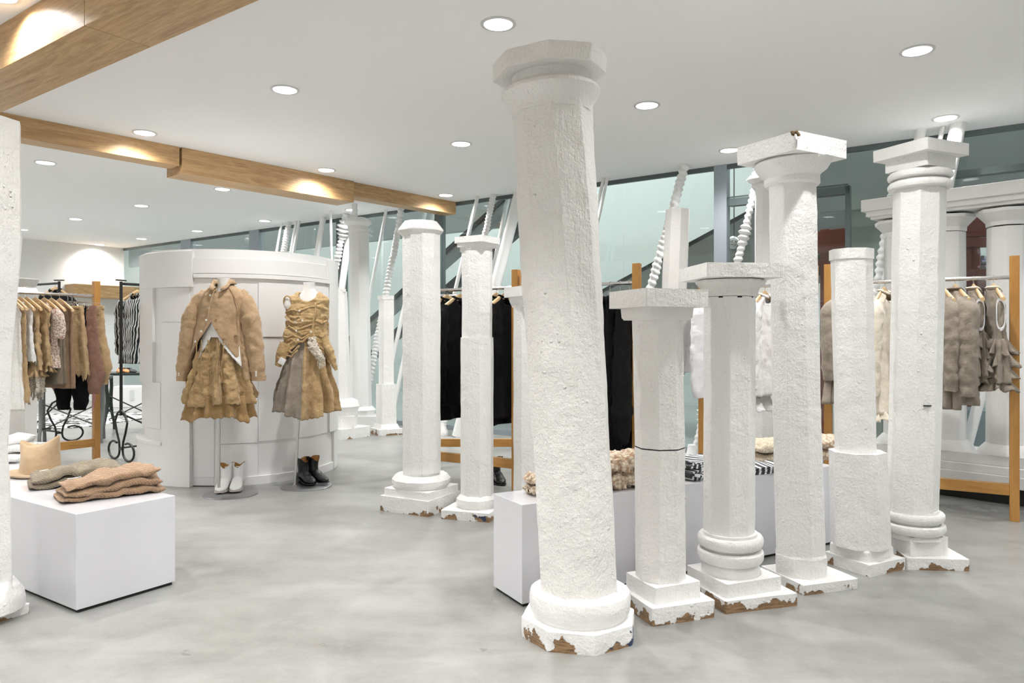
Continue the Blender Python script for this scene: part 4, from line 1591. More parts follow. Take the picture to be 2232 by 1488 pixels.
cent = radians(-7)


def hem_jacket(a):
    a = (a + pi) % (2 * pi) - pi
    k = abs(a - cent)
    w = radians(75)
    zlow = Z(798) + 0.01 * cos(a)
    if k > w:
        return zlow
    t = k / w
    return Z(701) + (zlow - Z(701)) * (t ** 0.85)


cloth(F_TAN, jk, 'body', profj, Z(617), Z(795), n=160, m=60, wr=0.0045, wf=16, seed=7, flat=0.95, quilt=0.0015, zh_f=hem_jacket, solid=0.006,
      zt_f=lambda a: Z(619) - 0.060 * max(0, cos(a)) ** 5)
# collar
rows = []
for v, k1, dz in ((0, 1.0, -0.004), (0.25, 0.97, 0.012), (0.5, 0.98, 0.028), (0.65, 1.08, 0.031), (0.8, 1.2, 0.020), (1.0, 1.36, 0.002)):
    ring = []
    for j in range(41):
        a = radians(-173 + 346 * j / 40) + pi
        nk = Z(619) - 0.060 * max(0, cos(a)) ** 5
        rx, ry, cx, cy = sinterp(profj, nk)
        ring.append(Vector((cx + rx * k1 * sin(a), cy - ry * k1 * cos(a) - 0.002, nk + dz)))
    rows.append(ring)
MB().rings(rows, False, False, closed=False).build('collar', F_TAN, jk, solid=0.005, sharp=80)
# lapel overlap
MB().tube([(X(484), -0.092, Z(634)), (X(480), -0.112, Z(636)), (X(473), -0.134, Z(665)), (X(470), -0.142, Z(698))], [0.007, 0.005, 0.004, 0.003], 6).build('placket_edge', F_TAN, jk)
# yoke seams
for sx in (-1, 1):
    pts = [(X(488) + sx * 0.055, -0.07, Z(622)), (X(488) + sx * 0.10, -0.098, Z(640)), (X(488) + sx * 0.145, -0.10, Z(668)), (X(488) + sx * 0.15, -0.09, Z(700))]
    MB().tube(pts, 0.0028, 6).build('seam', F_TAND, jk)
# sleeves, left then right in the picture
sl = sleeve(F_TAN, jk, 'sleeve', [(0, X(452), 0.0, Z(640), 0.05, 0.05), (0.12, X(436), -0.01, Z(660), 0.064, 0.06), (0.3, X(422), -0.02, Z(694), 0.072, 0.07), (0.6, X(413), -0.03, Z(750), 0.062, 0.06),
                                   (0.9, X(404), -0.035, Z(808), 0.047, 0.045), (1, X(402), -0.035, Z(829), 0.036, 0.035)], wr=0.010, wf=22, seed=4, quilt=0.004, n=36)
sl2 = sleeve(F_TAN, jk, 'sleeve', [(0, X(523), 0.0, Z(640), 0.05, 0.05), (0.12, X(537), -0.01, Z(660), 0.064, 0.06), (0.3, X(548), -0.02, Z(694), 0.070, 0.07), (0.6, X(557), -0.02, Z(755), 0.062, 0.06),
                                    (0.9, X(564), -0.025, Z(808), 0.052, 0.045), (1, X(567), -0.025, Z(827), 0.048, 0.035)], wr=0.010, wf=22, seed=14, quilt=0.004, n=36)
sleeve(F_TAN, jk, 'under_sleeve', [(0, X(532), -0.01, Z(720), 0.035, 0.05), (0.5, X(537), -0.02, Z(770), 0.034, 0.045), (1, X(543), -0.03, Z(827), 0.032, 0.04)], wr=0.008, wf=26, seed=24, quilt=0.004)
MB().rings([[Vector((X(543) + r * cos(2 * pi * k / 16), -0.03 + r * sin(2 * pi * k / 16), Z(827) - dz)) for k in range(16)] for r, dz in ((0.03, 0.0), (0.034, 0.006), (0.026, 0.009), (0.018, 0.004))], False, True).build('cuff_opening', F_TAND, jk)
for cxp, yy in ((402, -0.035), (567, -0.025)):
    rx = 0.042 if cxp < 500 else 0.052
    MB().rings([[Vector((X(cxp) + rx * k2_ * cos(2 * pi * k / 20), yy + 0.042 * k2_ * sin(2 * pi * k / 20), z)) for k in range(20)] for z, k2_ in ((Z(818), 1.0), (Z(829), 0.97), (Z(829), 0.8))], False, False).build('cuff', F_TAN, sl if cxp < 500 else sl2, sharp=50)
for px, py in ((472, 645), (471.5, 672.5), (466.5, 698), (455, 722), (440, 744)):
    zc = Z(py)
    rx, ry, cx, cy = sinterp(profj, zc)
    dx = (X(px) - cx) / rx
    button(jk, (X(px), cy - ry * sqrt(max(0, 1 - dx * dx)) - 0.009, zc), 0.0085)
for k in range(3):
    button(sl2, (X(566), -0.073, Z(809) - 0.0135 * k), 0.007)
    if k < 2:
        button(sl, (X(401), -0.079, Z(812) - 0.013 * k), 0.006)
for px, py in ((489, 717), (503, 738), (487, 697)):
    zc = Z(py)
    rx, ry, cx, cy = sinterp(profj, zc)
    dx = (X(px) - cx) / rx
    MB().box((X(px), -ry * sqrt(1 - dx * dx) - 0.006, zc), (0.018, 0.004, 0.004), 0.15, 0, 0.2).build('buttonhole', F_TAND, jk)
MB().box((X(527), -0.10, Z(729)), (0.03, 0.02, 0.008), 0.5).build('pocket_flap', F_TAN, jk)

# --- mannequin 2: gathered vest, fringe scarf, half grey skirt
t2, c2, d2, xn2 = mannequin('headless mannequin in the gathered sleeveless vest, on a leaning steel pole', (667, 1060), (642.5, 655), (674, 618))
X = lambda px: lx(px, c2, d2)
Z = lambda py: lz(py, d2)
sk = thing('panelled_skirt', 'full skirt, grey linen left half and tan right half, below the gathered vest', 'skirt', c2, 0, 'garments on the mannequins')
prof = [(Z(912), 0.228, 0.18, X(667), 0), (Z(860), 0.215, 0.17, X(667), 0), (Z(800), 0.165, 0.14, X(668), 0), (Z(740), 0.115, 0.10, X(670), 0)]


def half_skirt(mat, name_, a0, a1, seed):
    rows = []
    n, m = 70, 46
    for i in range(m + 1):
        v = i / m
        ring = []
        for j in range(n + 1):
            a = a0 + (a1 - a0) * j / n
            zh = Z(888) - 0.055 * (0.5 + 0.5 * cos(a * 1.0 - 0.2)) - 0.02 * sin(3 * a + 1) + 0.004 * sin(41 * a)
            z = Z(738) + (zh - Z(738)) * v
            rx, ry, cx, cy = sinterp(prof, z)
            k = 0.034 * (0.15 + 0.85 * v) * (sin(12 * a + nz(v * 2, seed, 0)) + 0.6 * nz(a * 3, seed, v * 1.5) + 0.4 * sin(21 * a + seed)) + 0.007 * nz(a * 8, v * 14, seed)
            ring.append(Vector((cx + (rx + k) * sin(a), -(ry + k) * cos(a), z)))
        rows.append(ring)
    MB().rings(rows, False, False, closed=False).build(name_, mat, sk, solid=0.004, sharp=70)


half_skirt(F_GREIGE, 'grey_panel', radians(-190), radians(4), 4)
half_skirt(F_TANL, 'tan_panel', radians(3), radians(171), 4)
vs = thing('gathered_vest', 'straw coloured sleeveless vest, knotted and ruched, with a tail at right', 'vest', c2, 0, 'garments on the mannequins')
profv = [(Z(800), 0.185, 0.14, X(666), 0), (Z(770), 0.175, 0.13, X(667), 0), (Z(745), 0.165, 0.12, X(667), 0), (Z(727), 0.165, 0.12, X(667), 0), (Z(712), 0.150, 0.115, X(670), 0), (Z(688), 0.158, 0.115, X(670), 0), (Z(668), 0.158, 0.105, X(670), 0),
         (Z(655), 0.158, 0.095, X(672), 0), (Z(648), 0.145, 0.085, X(672), 0), (Z(640), 0.10, 0.075, X(673), 0), (Z(634), 0.062, 0.06, X(674), 0)]


def hem_vest(a):
    a = (a + pi) % (2 * pi) - pi
    c = radians(5)
    if a < c:
        t = min(1, (c - a) / radians(70))
        return Z(733) + (Z(786) - Z(733)) * t ** 0.8
    t = min(1, (a - c) / radians(80))
    return Z(733) + (Z(792) - Z(733)) * t ** 1.1


cloth(F_VEST, vs, 'body', profv, Z(638), Z(790), n=190, m=90, wr=0.010, wf=17, seed=17, zh_f=hem_vest, solid=0.008, quilt=0.005, wsq=1.6,
      zt_f=lambda a: Z(637) - 0.075 * max(0, cos(a - 0.1)) ** 6)
# ropes of gathered cloth
rnd = random.Random(3)


def rope(pts, r, mat=F_VEST, nm='gathered_ridge', seed=0):
    P = []
    m = 26
    for i in range(m + 1):
        t = i / m * (len(pts) - 1)
        k = min(int(t), len(pts) - 2)
        f = t - k
        px = pts[k][0] + (pts[k + 1][0] - pts[k][0]) * f
        py = pts[k][1] + (pts[k + 1][1] - pts[k][1]) * f + 2.0 * nz(i * 0.5, seed, 3)
        z = Z(py)
        rx, ry, cx, cy = sinterp(profv, z)
        dx = max(-0.97, min(0.97, (X(px) - cx) / rx))
        P.append((cx + dx * rx * 1.02, cy - ry * sqrt(1 - dx * dx) - 0.006, z))
    MB().tube(P, [r * (0.75 + 0.5 * nz(i * 0.9, seed, 1)) * (0.5 if i in (0, m) else 1) for i in range(m + 1)], 9).build(nm, mat, vs, sharp=80)


for i, pts in enumerate([
    [(625, 682), (645, 676), (662, 679), (680, 671), (694, 668)], [(624, 688), (640, 700), (655, 706), (672, 702), (690, 700)],
    [(620, 718), (640, 712), (655, 720), (676, 712), (692, 706)], [(618, 730), (634, 736), (650, 730), (668, 738), (686, 728)],
    [(617, 745), (636, 752), (652, 744), (668, 745), (683, 733)], [(614, 762), (632, 760), (648, 768), (664, 752)],
    [(612, 778), (628, 772), (645, 776), (660, 762)], [(694, 660), (695, 680), (691, 700), (690, 722), (692, 735)],
    [(692, 735), (700, 752), (712, 765), (722, 785)], [(700, 730), (712, 742), (722, 760), (730, 785)], [(622, 700), (630, 712), (628, 728)],
    [(640, 690), (652, 694), (664, 690)], [(660, 722), (668, 730), (680, 724)], [(636, 742), (646, 738), (658, 748)], [(694, 700), (706, 704), (716, 698)]]):
    rope(pts, 0.0085 + 0.004 * rnd.random(), seed=i * 3.7)
# tail on the right, flap on the left
sleeve(F_VEST, vs, 'tail', [(0, X(708), -0.05, Z(735), 0.035, 0.03), (0.5, X(722), -0.06, Z(765), 0.032, 0.028), (1, X(737), -0.05, Z(806), 0.013, 0.012)], wr=0.008, seed=8, quilt=0.004)
sleeve(F_VEST, vs, 'flap', [(0, X(632), -0.10, Z(748), 0.05, 0.02), (0.5, X(624), -0.11, Z(772), 0.045, 0.016), (1, X(614), -0.10, Z(796), 0.022, 0.010)], wr=0.008, seed=9)
MB().box((X(626), -0.13, Z(786)), (0.05, 0.006, 0.05), 0, 0, 0.5).build('lining_corner', F_WHITE, vs, bevel=0.002)
# arm hole rim
ph = []
for k in range(21):
    a = 2 * pi * k / 20
    ph.append((X(634) + 0.038 * cos(a) * 0.8, -0.075 - 0.02 * sin(a), Z(661) + 0.052 * sin(a)))
MB().tube(ph, 0.006, 8).build('armhole_rim', F_VEST, vs)
MB().rings([[Vector((X(633) + r * 0.8 * cos(2 * pi * k / 20), y, Z(661) + r * 1.4 * sin(2 * pi * k / 20))) for k in range(20)] for r, y in ((0.036, -0.074), (0.02, -0.085), (0.004, -0.088))], True, True).build('shoulder_cap', M_PORC, vs)
for px, py in ((663, 678), (670, 699), (657, 721), (688, 723), (661, 740)):
    zc = Z(py)
    rx, ry, cx, cy = sinterp(profv, zc)
    dx = (X(px) - cx) / rx
    button(vs, (X(px), cy - ry * sqrt(1 - dx * dx) - 0.018, zc), 0.008)
for px, py, a in ((628, 690, .5), (636, 697, -.3), (655, 703, .2), (624, 737, .3), (722, 745, .6)):
    zc = Z(py)
    rx, ry, cx, cy = sinterp(profv, zc)
    dx = max(-.95, min(.95, (X(px) - cx) / rx))
    MB().box((X(px), cy - ry * sqrt(1 - dx * dx) - 0.012, zc), (0.03, 0.004, 0.008), 0, 0, a).build('torn_edge', F_LACE, vs)
sc_ = thing('fringed_scarf', 'natural crocheted scarf with tassels hanging from the vest front', 'scarf', c2, 0, 'garments on the mannequins')
sleeve(F_FRINGE, sc_, 'body', [(0, X(690), -0.135, Z(735), 0.03, 0.015), (0.4, X(694), -0.155, Z(755), 0.036, 0.018), (0.8, X(708), -0.17, Z(775), 0.03, 0.016), (1, X(716), -0.165, Z(785), 0.02, 0.012)], wr=0.010, wf=60, seed=2, n=30)
for k in range(9):
    x0 = X(706 + k * 1.8)
    MB().tube([(x0, -0.172, Z(781)), (x0 + 0.004 * sin(k), -0.175, Z(789)), (x0 - 0.005 * cos(k * 2), -0.176, Z(796 + (k * 7) % 8))], 0.0028, 5).build('tassel', F_FRINGE, sc_)


# ------------------------------------------------------------------ ankle boots
def boot(label, c, rot, mat, sole_mat, group, h=0.19, L=0.25):
    t = thing('ankle_boot', label, 'boot', c, rot, group)
    # toe points to -Y
    prof = [  # s along foot from heel(+) to toe, halfwidth, top z
    ]
    rows = []
    foot = [(0.0, 0.020, 0.075, 0.055), (0.08, 0.033, 0.085, 0.045), (0.25, 0.037, 0.10, 0.04), (0.45, 0.038, 0.095, 0.03), (0.62, 0.043, 0.07, 0.02), (0.8, 0.043, 0.052, 0.016), (0.93, 0.030, 0.042, 0.016), (1.0, 0.008, 0.034, 0.020)]
    for i in range(31):
        u = i / 30
        w, zt_, zb_ = sinterp(foot, u)
        yc = 0.075 - u * L
        ring = []
        for k in range(20):
            a = 2 * pi * k / 20
            ca, sa = cos(a), sin(a)
            zz = (zt_ + zb_) / 2 + (zt_ - zb_) / 2 * (sa if sa > 0 else -abs(sa) ** 0.4)
            ring.append(Vector((w * (abs(ca) ** 0.8) * (1 if ca > 0 else -1) + 0.0012 * nz(u * 20, k, 1), yc, zz)))
        rows.append(ring)
    mb = MB().rings(rows)
    rows = []
    for i in range(15):
        v = i / 14
        ring = []
        rx = 0.038 + 0.012 * v - 0.006 * sin(v * pi)
        ry = 0.055 + 0.008 * v - 0.012 * sin(v * pi)
        for k in range(24):
            a = 2 * pi * k / 24
            notch = -0.028 * max(0, -sin(a)) ** 6 - 0.018 * max(0, sin(a)) ** 8 + 0.008 * abs(cos(a)) ** 2
            z = 0.06 + (h - 0.06) * v + notch * v
            ring.append(Vector((rx * cos(a) + 0.001 * nz(k, v * 9, 2), 0.022 + ry * sin(a) - 0.008 * (1 - v), z)))
        rows.append(ring)
    mb.rings(rows, True, False)
    up_ = mb.build('upper', mat, t, sharp=60)
    rin = []
    for v in (1.0, 0.86, 0.7):
        ring = []
        for k in range(24):
            a = 2 * pi * k / 24
            notch = -0.028 * max(0, -sin(a)) ** 6 - 0.018 * max(0, sin(a)) ** 8 + 0.008 * abs(cos(a)) ** 2
            rx = 0.036 + 0.012 * v - 0.006 * sin(v * pi)
            ry = 0.053 + 0.008 * v - 0.012 * sin(v * pi)
            ring.append(Vector((rx * cos(a), 0.022 + ry * sin(a), 0.06 + (h - 0.06) * v + notch * v - 0.002)))
        rin.append(ring)
    MB().rings(rin, False, True).build('lining', M_TAN, up_)
    rows = []
    for u in [i / 16 for i in range(17)]:
        w, zt_, zb_ = sinterp(foot, u)
        yc = 0.078 - u * (L + 0.004)
        ring = [Vector((sx * (w + 0.004), yc, z + (zb_ - 0.016) * (0.9 if u < 0.5 else 0.6))) for sx, z in ((-1, 0.008), (1, 0.008), (1, 0.016), (-1, 0.016))]
        rows.append(ring)
    MB().rings(rows).build('sole', sole_mat, t, sharp=40)
    MB().rings([[Vector((x * k2_, 0.045 + y * k2_, z)) for x, y in ((-.032, -.03), (.032, -.03), (.034, .015), (0, .036), (-.034, .015))] for z, k2_ in ((0.0, 0.9), (0.05, 1.0))]).build('heel', sole_mat, t, sharp=40)
    for sx in (-1, 1):
        MB().tube([(sx * 0.051, 0.022, h - 0.02), (sx * 0.056, 0.022, h + 0.008), (sx * 0.049, 0.022, h + 0.004)], 0.005, 6).build('pull_loop', mat, up_)
    return t


zz = 0.007
for px, py, rot, lab in ((492, 1068, 0.08, 'white leather ankle boot, left one of the pair on the first mannequin base'), (519, 1066, 0.2, 'white leather ankle boot, right one of the pair on the first mannequin base')):
    g = gp(px, py, 0)
    g.z = zz
    boot(lab, g, rot, M_BOOTW, M_SOLEW, 'white ankle boots')
for px, py, rot, lab in ((662, 1053, 0.7, 'black leather ankle boot beside the second mannequin pole'), (685, 1050, 0.85, 'black leather ankle boot, right one of the black pair on the base')):
    g = gp(px, py, 0)
    g.z = zz
    boot(lab, g, rot, M_BOOTB, M_BOOTB, 'black ankle boots')
g = gp(1082, 1050)
boot('glossy black boot on the floor behind the slim three-tier column', g, 0.3, M_BOOTB, M_BOOTB, None)

# ------------------------------------------------------------------ wooden clothes racks
RAILZ = 1.527


def wood_rack(label, p0, p1, ext0=True, ext1=True, foot=False, top=1.66):
    """p0, p1 floor positions of the two posts"""
    d = p1 - p0
    L = d.length
    a = atan2(d.y, d.x)
    t = thing('clothes_rack', label, 'clothes rack', p0, a, 'beech framed clothes racks')
    for x in (0, L):
        MB().box((x, 0, top / 2), (0.052, 0.052, top)).build('post', W_RACKZ, t, smooth=False, bevel=0.002)
    MB().box((L / 2, 0, 0.195), (L - 0.052, 0.045, 0.07)).build('bottom_rail', W_RACKX, t, smooth=False, bevel=0.002)
    MB().tube([(0.0, 0, RAILZ), (L, 0, RAILZ)], 0.0125, 16).build('hanging_rail', M_STEEL, t)
    return t


def make_hanger(label, group, kind='wood'):
    t = thing('hanger', label, 'hanger', (0, 0, 0), 0, group)
    hook = [(0.0, 0.0, -0.055)]
    hook.append((0.0, 0.0, -0.02))
    for k in range(9):
        a = radians(-60 + 240 * k / 8)
        hook.append((0.0165 * cos(a) if True else 0, 0.0, 0.0 + 0.0165 * sin(a)))
    MB().tube(hook, 0.0018, 6).build('hook', M_CHROME, t)
    if kind == 'wood':
        rows = []
        for i in range(25):
            u = i / 24 * 2 - 1
            x = u * 0.20
            z = -0.058 - 0.085 * abs(u) ** 1.25
            hh = 0.024 * (1 - 0.62 * abs(u) ** 0.7) + 0.004
            th = 0.007 + 0.006 * abs(u) ** 2
            rows.append([Vector((x, th * cos(b), z + hh * sin(b))) for b in [2 * pi * k / 10 for k in range(10)]])
        MB().rings(rows).build('shoulder_bar', W_HANG, t, sharp=60)
    else:
        MB().tube([(-0.16, 0, -0.075), (0, 0, -0.058), (0.16, 0, -0.075)], 0.0022, 6).build('wire_bar', M_CHROME, t)
        MB().tube([(-0.17, 0, -0.10), (0.17, 0, -0.10)], 0.0025, 6).build('lower_bar', M_CHROME, t)
        for sx in (-1, 1):
            MB().tube([(sx * 0.15, 0, -0.075), (sx * 0.16, -0.012, -0.09), (sx * 0.15, -0.012, -0.12), (sx * 0.14, 0.0, -0.13)], 0.003, 6).build('clip', M_CHROME, t)
        MB().tube([(-0.02, 0, -0.055), (-0.035, 0, -0.08), (-0.015, 0, -0.1), (0.0, 0, -0.08), (0.015, 0, -0.1), (0.035, 0, -0.08), (0.02, 0, -0.055)], 0.0025, 6).build('wire_loop', M_CHROME, t)
    return t


def place(o, p, rot):
    o.location = p
    o.rotation_euler = (0, 0, rot)
    return o


HANG = {}


def hanger(p, rot, label, group, kind='wood'):
    if kind not in HANG:
        HANG[kind] = make_hanger(label, group, kind)
        o = HANG[kind]
    else:
        o = copy_tree(HANG[kind])
    tag(o, label, 'hanger', group)
    return place(o, p, rot)


def garment(name_, label, cat, p, rot, mat, kind='top', L=0.7, w=0.21, th=0.03, seed=0, group=None, slv=0.0, slvw=0.05, folds=(5, 0.012), wr=0.008, quilt=0.0,
            collar=False, ruffles=0, flare=1.15, trim=None, hem_r=0.0, slv_y=0.0, low=None, neck=0.07, z0=-0.085, solid=0.004, slvt=None):
    """local frame: X across the hanger, Y along the rail, origin at the rail"""
    t = thing(name_, label, cat, p, rot, group)
    rnd = random.Random(seed)
    if kind == 'top':
        zs = z0 - 0.075
        prof = [(-L, w * flare, th * 1.5, 0, 0), (-L * 0.6, w * 0.95, th * 1.2, 0, 0), (zs - 0.12, w * 0.90, th, 0, 0), (zs - 0.02, w * 0.97, th * 0.9, 0, 0), (zs + 0.02, w * 0.80, th * 0.75, 0, 0), (z0 - 0.012, w * 0.42, min(th * 0.75, 0.032), 0, 0), (z0 + 0.01, neck, min(th * 0.9, 0.03), 0, 0)]
        cloth(mat, t, 'body', prof, z0 + 0.005, -L, n=84, m=46, folds=(folds[0], folds[1], seed), wr=wr, wf=15, seed=seed, quilt=quilt, flat=0.85, fold_top=0.1, solid=solid,
              zt_f=lambda a: z0 + 0.005 - 0.05 * max(0, cos(a)) ** 4, zh_f=lambda a: -L + hem_r * (nz(cos(a) * 3, sin(a) * 3, seed) + 0.4 * sin(23 * a)))
        if slv:
            st = slvt or th * 1.25
            for sx in (-1, 1):
                sleeve(mat, t, 'sleeve', [(0, sx * w * 0.80, slv_y * 0.3, zs + 0.01, 0.045, st * 0.8), (0.12, sx * w * 1.04, slv_y * 0.5, zs - 0.05, slvw * 1.05, st * 1.15), (0.5, sx * w * 1.16, slv_y, zs - slv * 0.5, slvw * 1.1, st * 0.95),
                                          (0.9, sx * w * 1.15, slv_y, zs - slv * 0.93, slvw * 0.95, st * 0.85), (1, sx * w * 1.13, slv_y, zs - slv, slvw * 0.8, st * 0.75)], wr=wr * 1.2, wf=20, seed=seed + sx, quilt=quilt)
        if collar:
            rows = []
            for v in (0, 0.3, 0.6, 1.0):
                rows.append([Vector(((neck * (0.85 + 0.35 * v)) * sin(a), -(min(th, 0.026) * (1.0 + 0.7 * v)) * cos(a), z0 + 0.004 + 0.026 * sin(v * 2.4) - 0.03 * v * max(0, cos(a)))) for a in [radians(-165 + 330 * j / 22) + pi for j in range(23)]])
            MB().rings(rows, False, False, closed=False).build('collar', trim or mat, t, solid=0.004, sharp=80)
        for k in range(ruffles):
            zr = -L + 0.05 + k * 0.075
            pr = [(zr - 0.14, w * (1.2 - .06 * k), th * 2.9, 0, 0), (zr, w * 0.92, th * 1.2, 0, 0)]
            cloth(mat, t, 'ruffle', pr, zr, zr - 0.10, n=150, m=10, folds=(11 + k, 0.026, seed + k), wr=0.008, seed=seed + k * 3, flat=0.85, fold_top=0.2, solid=0.004, zh_f=lambda a: zr - 0.095 + 0.03 * nz(cos(a) * 4, sin(a) * 4, seed + k))
    elif kind == 'skirt':
        prof = [(-L, w * flare, th * 1.8, 0, 0), (-L * 0.55, w * (0.6 + 0.4 * flare), th * 1.5, 0, 0), (-0.13, w * 0.95, th * 0.8, 0, 0), (-0.10, w * 0.92, th * 0.5, 0, 0)]
        cloth(mat, t, 'body', prof, -0.10, -L, n=84, m=40, folds=(folds[0], folds[1], seed), wr=wr, wf=14, seed=seed, quilt=quilt, flat=0.85, fold_top=0.3, solid=solid,
              zh_f=lambda a: -L + hem_r * (nz(cos(a) * 3, sin(a) * 3, seed) + 0.4 * sin(23 * a)))
        MB().rings([[Vector((w * 0.93 * (abs(sin(a)) ** .8) * (1 if sin(a) > 0 else -1), -th * 0.6 * cos(a), z)) for a in [2 * pi * k / 40 for k in range(40)]] for z in (-0.132, -0.098)], False, False).build('waistband', trim or mat, t, solid=0.004, sharp=80)
    elif kind == 'trousers':
        for sx in (-1, 1):
            sleeve(mat, t, 'trouser_leg', [(0, sx * w * 0.45, 0, -0.10, w * 0.52, th * 0.7), (0.35, sx * w * 0.52, 0, -L * 0.4, w * 0.50, th * 1.3), (0.8, sx * w * 0.6, 0, -L * 0.82, w * 0.52 * flare, th * 1.7), (0.97, sx * w * 0.6, 0, -L * 0.97, w * 0.36 * flare, th * 1.3), (1, sx * w * 0.6, 0, -L, w * 0.34 * flare, th)],
                   wr=wr * 1.4, wf=14, seed=seed + sx, quilt=quilt, n=34)
        MB().rings([[Vector((w * 0.97 * (abs(sin(a)) ** .8) * (1 if sin(a) > 0 else -1), -th * 0.75 * cos(a), z)) for a in [2 * pi * k / 40 for k in range(40)]] for z in (-0.135, -0.095)], False, False).build('waistband', trim or mat, t, solid=0.004, sharp=80)
    return t


def rail_pt(p0, p1, s):
    d = (p1 - p0).normalized()
    p = p0 + d * s
    return Vector((p.x, p.y, RAILZ + 0.0)), d


# ---- left rack, running along B towards the viewer
lp0 = Vector((-3.79, 6.69, 0))
ld = BX * -1
lp1 = lp0 + ld * 1.25
wood_rack('beech clothes rack at the left, crowded with tan and brown garments', lp0, lp1)
RZ_SAVE = RAILZ


def s_on(px, p0, d):
    """distance along line p0+d*s where it is seen at column px"""
    k = (px - CX) / F
    return (k * p0.y - p0.x) / (d.x - k * d.y)


left_items = [
    # px of the hook, kind...
    (19, dict(name_='long_vest', label='long white crocheted lace vest, leftmost on the left rack', cat='vest', mat=F_LACE, L=0.98, w=0.17, seed=1, flare=1.2, quilt=0.0)),
    (30, dict(name_='long_vest', label='long tan ragged-hem vest beside the white lace one', cat='vest', mat=F_TANP, L=0.92, w=0.18, seed=2, hem_r=0.03, wr=0.012)),
    (44, dict(name_='sleeveless_top', label='sleeveless white lace top between two tan tops on the left rack', cat='top', mat=F_LACE, L=0.58, w=0.18, seed=3, hem_r=0.02)),
    (58, dict(name_='ruched_top', label='tan ruched sleeveless top with a pleated ruffle, left of its twin', cat='top', mat=F_TANP, L=0.66, w=0.18, seed=4, wr=0.016, quilt=0.01, ruffles=1, hem_r=0.02)),
    (77, dict(name_='ruched_top', label='tan ruched sleeveless top with white lining, right of its twin', cat='top', mat=F_TANP, L=0.62, w=0.19, seed=5, wr=0.016, quilt=0.01, ruffles=1, hem_r=0.02)),
    (96, dict(name_='printed_blouse', label='cream and brown printed short-sleeved blouse on the left rack', cat='blouse', mat=F_PRINT, L=0.64, w=0.18, seed=6, slv=0.22, slvw=0.06)),
    (112, dict(name_='knit_vest', label='grey beige ribbed knit vest on the left rack', cat='vest', mat=F_KGREY, L=0.78, w=0.19, seed=7, flare=1.05, wr=0.006)),
    (130, dict(name_='knit_dress', label='brown fine-knit sleeveless tunic next to the grey knit vest', cat='tunic', mat=F_KBROWN, L=0.82, w=0.19, seed=8, flare=1.05, wr=0.006)),
]
for px, kw in left_items:
    s = s_on(px, lp0, ld)
    p, d_ = rail_pt(lp0, lp1, s)
    rot = ANG_A + 0.14 + 0.03 * sin(px)
    hanger(p, rot, 'wooden hanger holding the ' + kw['label'].split(' on the left')[0].split(',')[0].split(' beside')[0].split(' next')[0].split(' between')[0], 'wooden hangers on the left rack')
    garment(p=p, rot=rot, group='garments on the left rack', **kw)
# fringe under the ruched tops
s = s_on(66, lp0, ld)
p, d_ = rail_pt(lp0, lp1, s)
fr_ = thing('fringed_shawl', 'natural fringed crochet shawl hanging below the tan ruched tops', 'shawl', p, ANG_A, 'garments on the left rack')
cloth(F_FRINGE, fr_, 'body', [(-0.86, 0.17, 0.05, 0, 0), (-0.5, 0.15, 0.03, 0, 0), (-0.1, 0.10, 0.02, 0, 0)], -0.1, -0.84, n=90, m=30, folds=(7, 0.02, 1), wr=0.016, wf=30, seed=4, flat=0.85)
for k in range(16):
    x = -0.16 + k * 0.0213
    MB().tube([(x, -0.03, -0.80), (x + 0.008 * sin(k * 2), -0.035, -0.86), (x - 0.006 * cos(k), -0.03, -0.90 - 0.02 * sin(k * 5))], 0.004, 5).build('tassel', F_FRINGE, fr_)
for px, kw in (
    (157, dict(name_='black_trousers', label='black trousers whose legs show under the mauve trousers', cat='trousers', kind='trousers', mat=F_BLACK, L=1.02, w=0.14, seed=53)),
    (148, dict(name_='gauze_skirt', label='tan gauze skirt with a pointed hem, clipped to a wire hanger', cat='skirt', kind='skirt', mat=F_TANP, L=0.72, w=0.16, seed=11, flare=1.35, hem_r=0.05)),
    (167, dict(name_='balloon_trousers', label='mauve brown balloon trousers with pink drawcords', cat='trousers', kind='trousers', mat=F_MAUVE, L=0.88, w=0.20, seed=12, flare=1.5)),
    (184, dict(name_='gauze_trousers', label='tan gathered trousers, last garment by the left rack post', cat='trousers', kind='trousers', mat=F_TANP, L=0.80, w=0.20, seed=13, flare=1.5, quilt=0.004))):
    s = s_on(px, lp0, ld)
    p, d_ = rail_pt(lp0, lp1, s)
    rot = radians(171)
    hanger(p, rot, 'chrome clip hanger holding the ' + kw['label'].split(' with')[0].split(',')[0], 'chrome clip hangers on the left rack', 'clip')
    g_ = garment(p=p, rot=rot, group='garments on the left rack', **kw)
    if 'balloon' in kw['name_']:
        for sx in (-1, 1):
            for k in range(3):
                MB().tube([(sx * 0.13 + 0.006 * k, -0.045, -0.86), (sx * 0.13 + 0.012 * k - .01, -0.06, -0.90), (sx * 0.125 + 0.004 * k, -0.055, -0.98 - 0.03 * k)], 0.0028, 5).build('drawcord', M_PINK, g_)

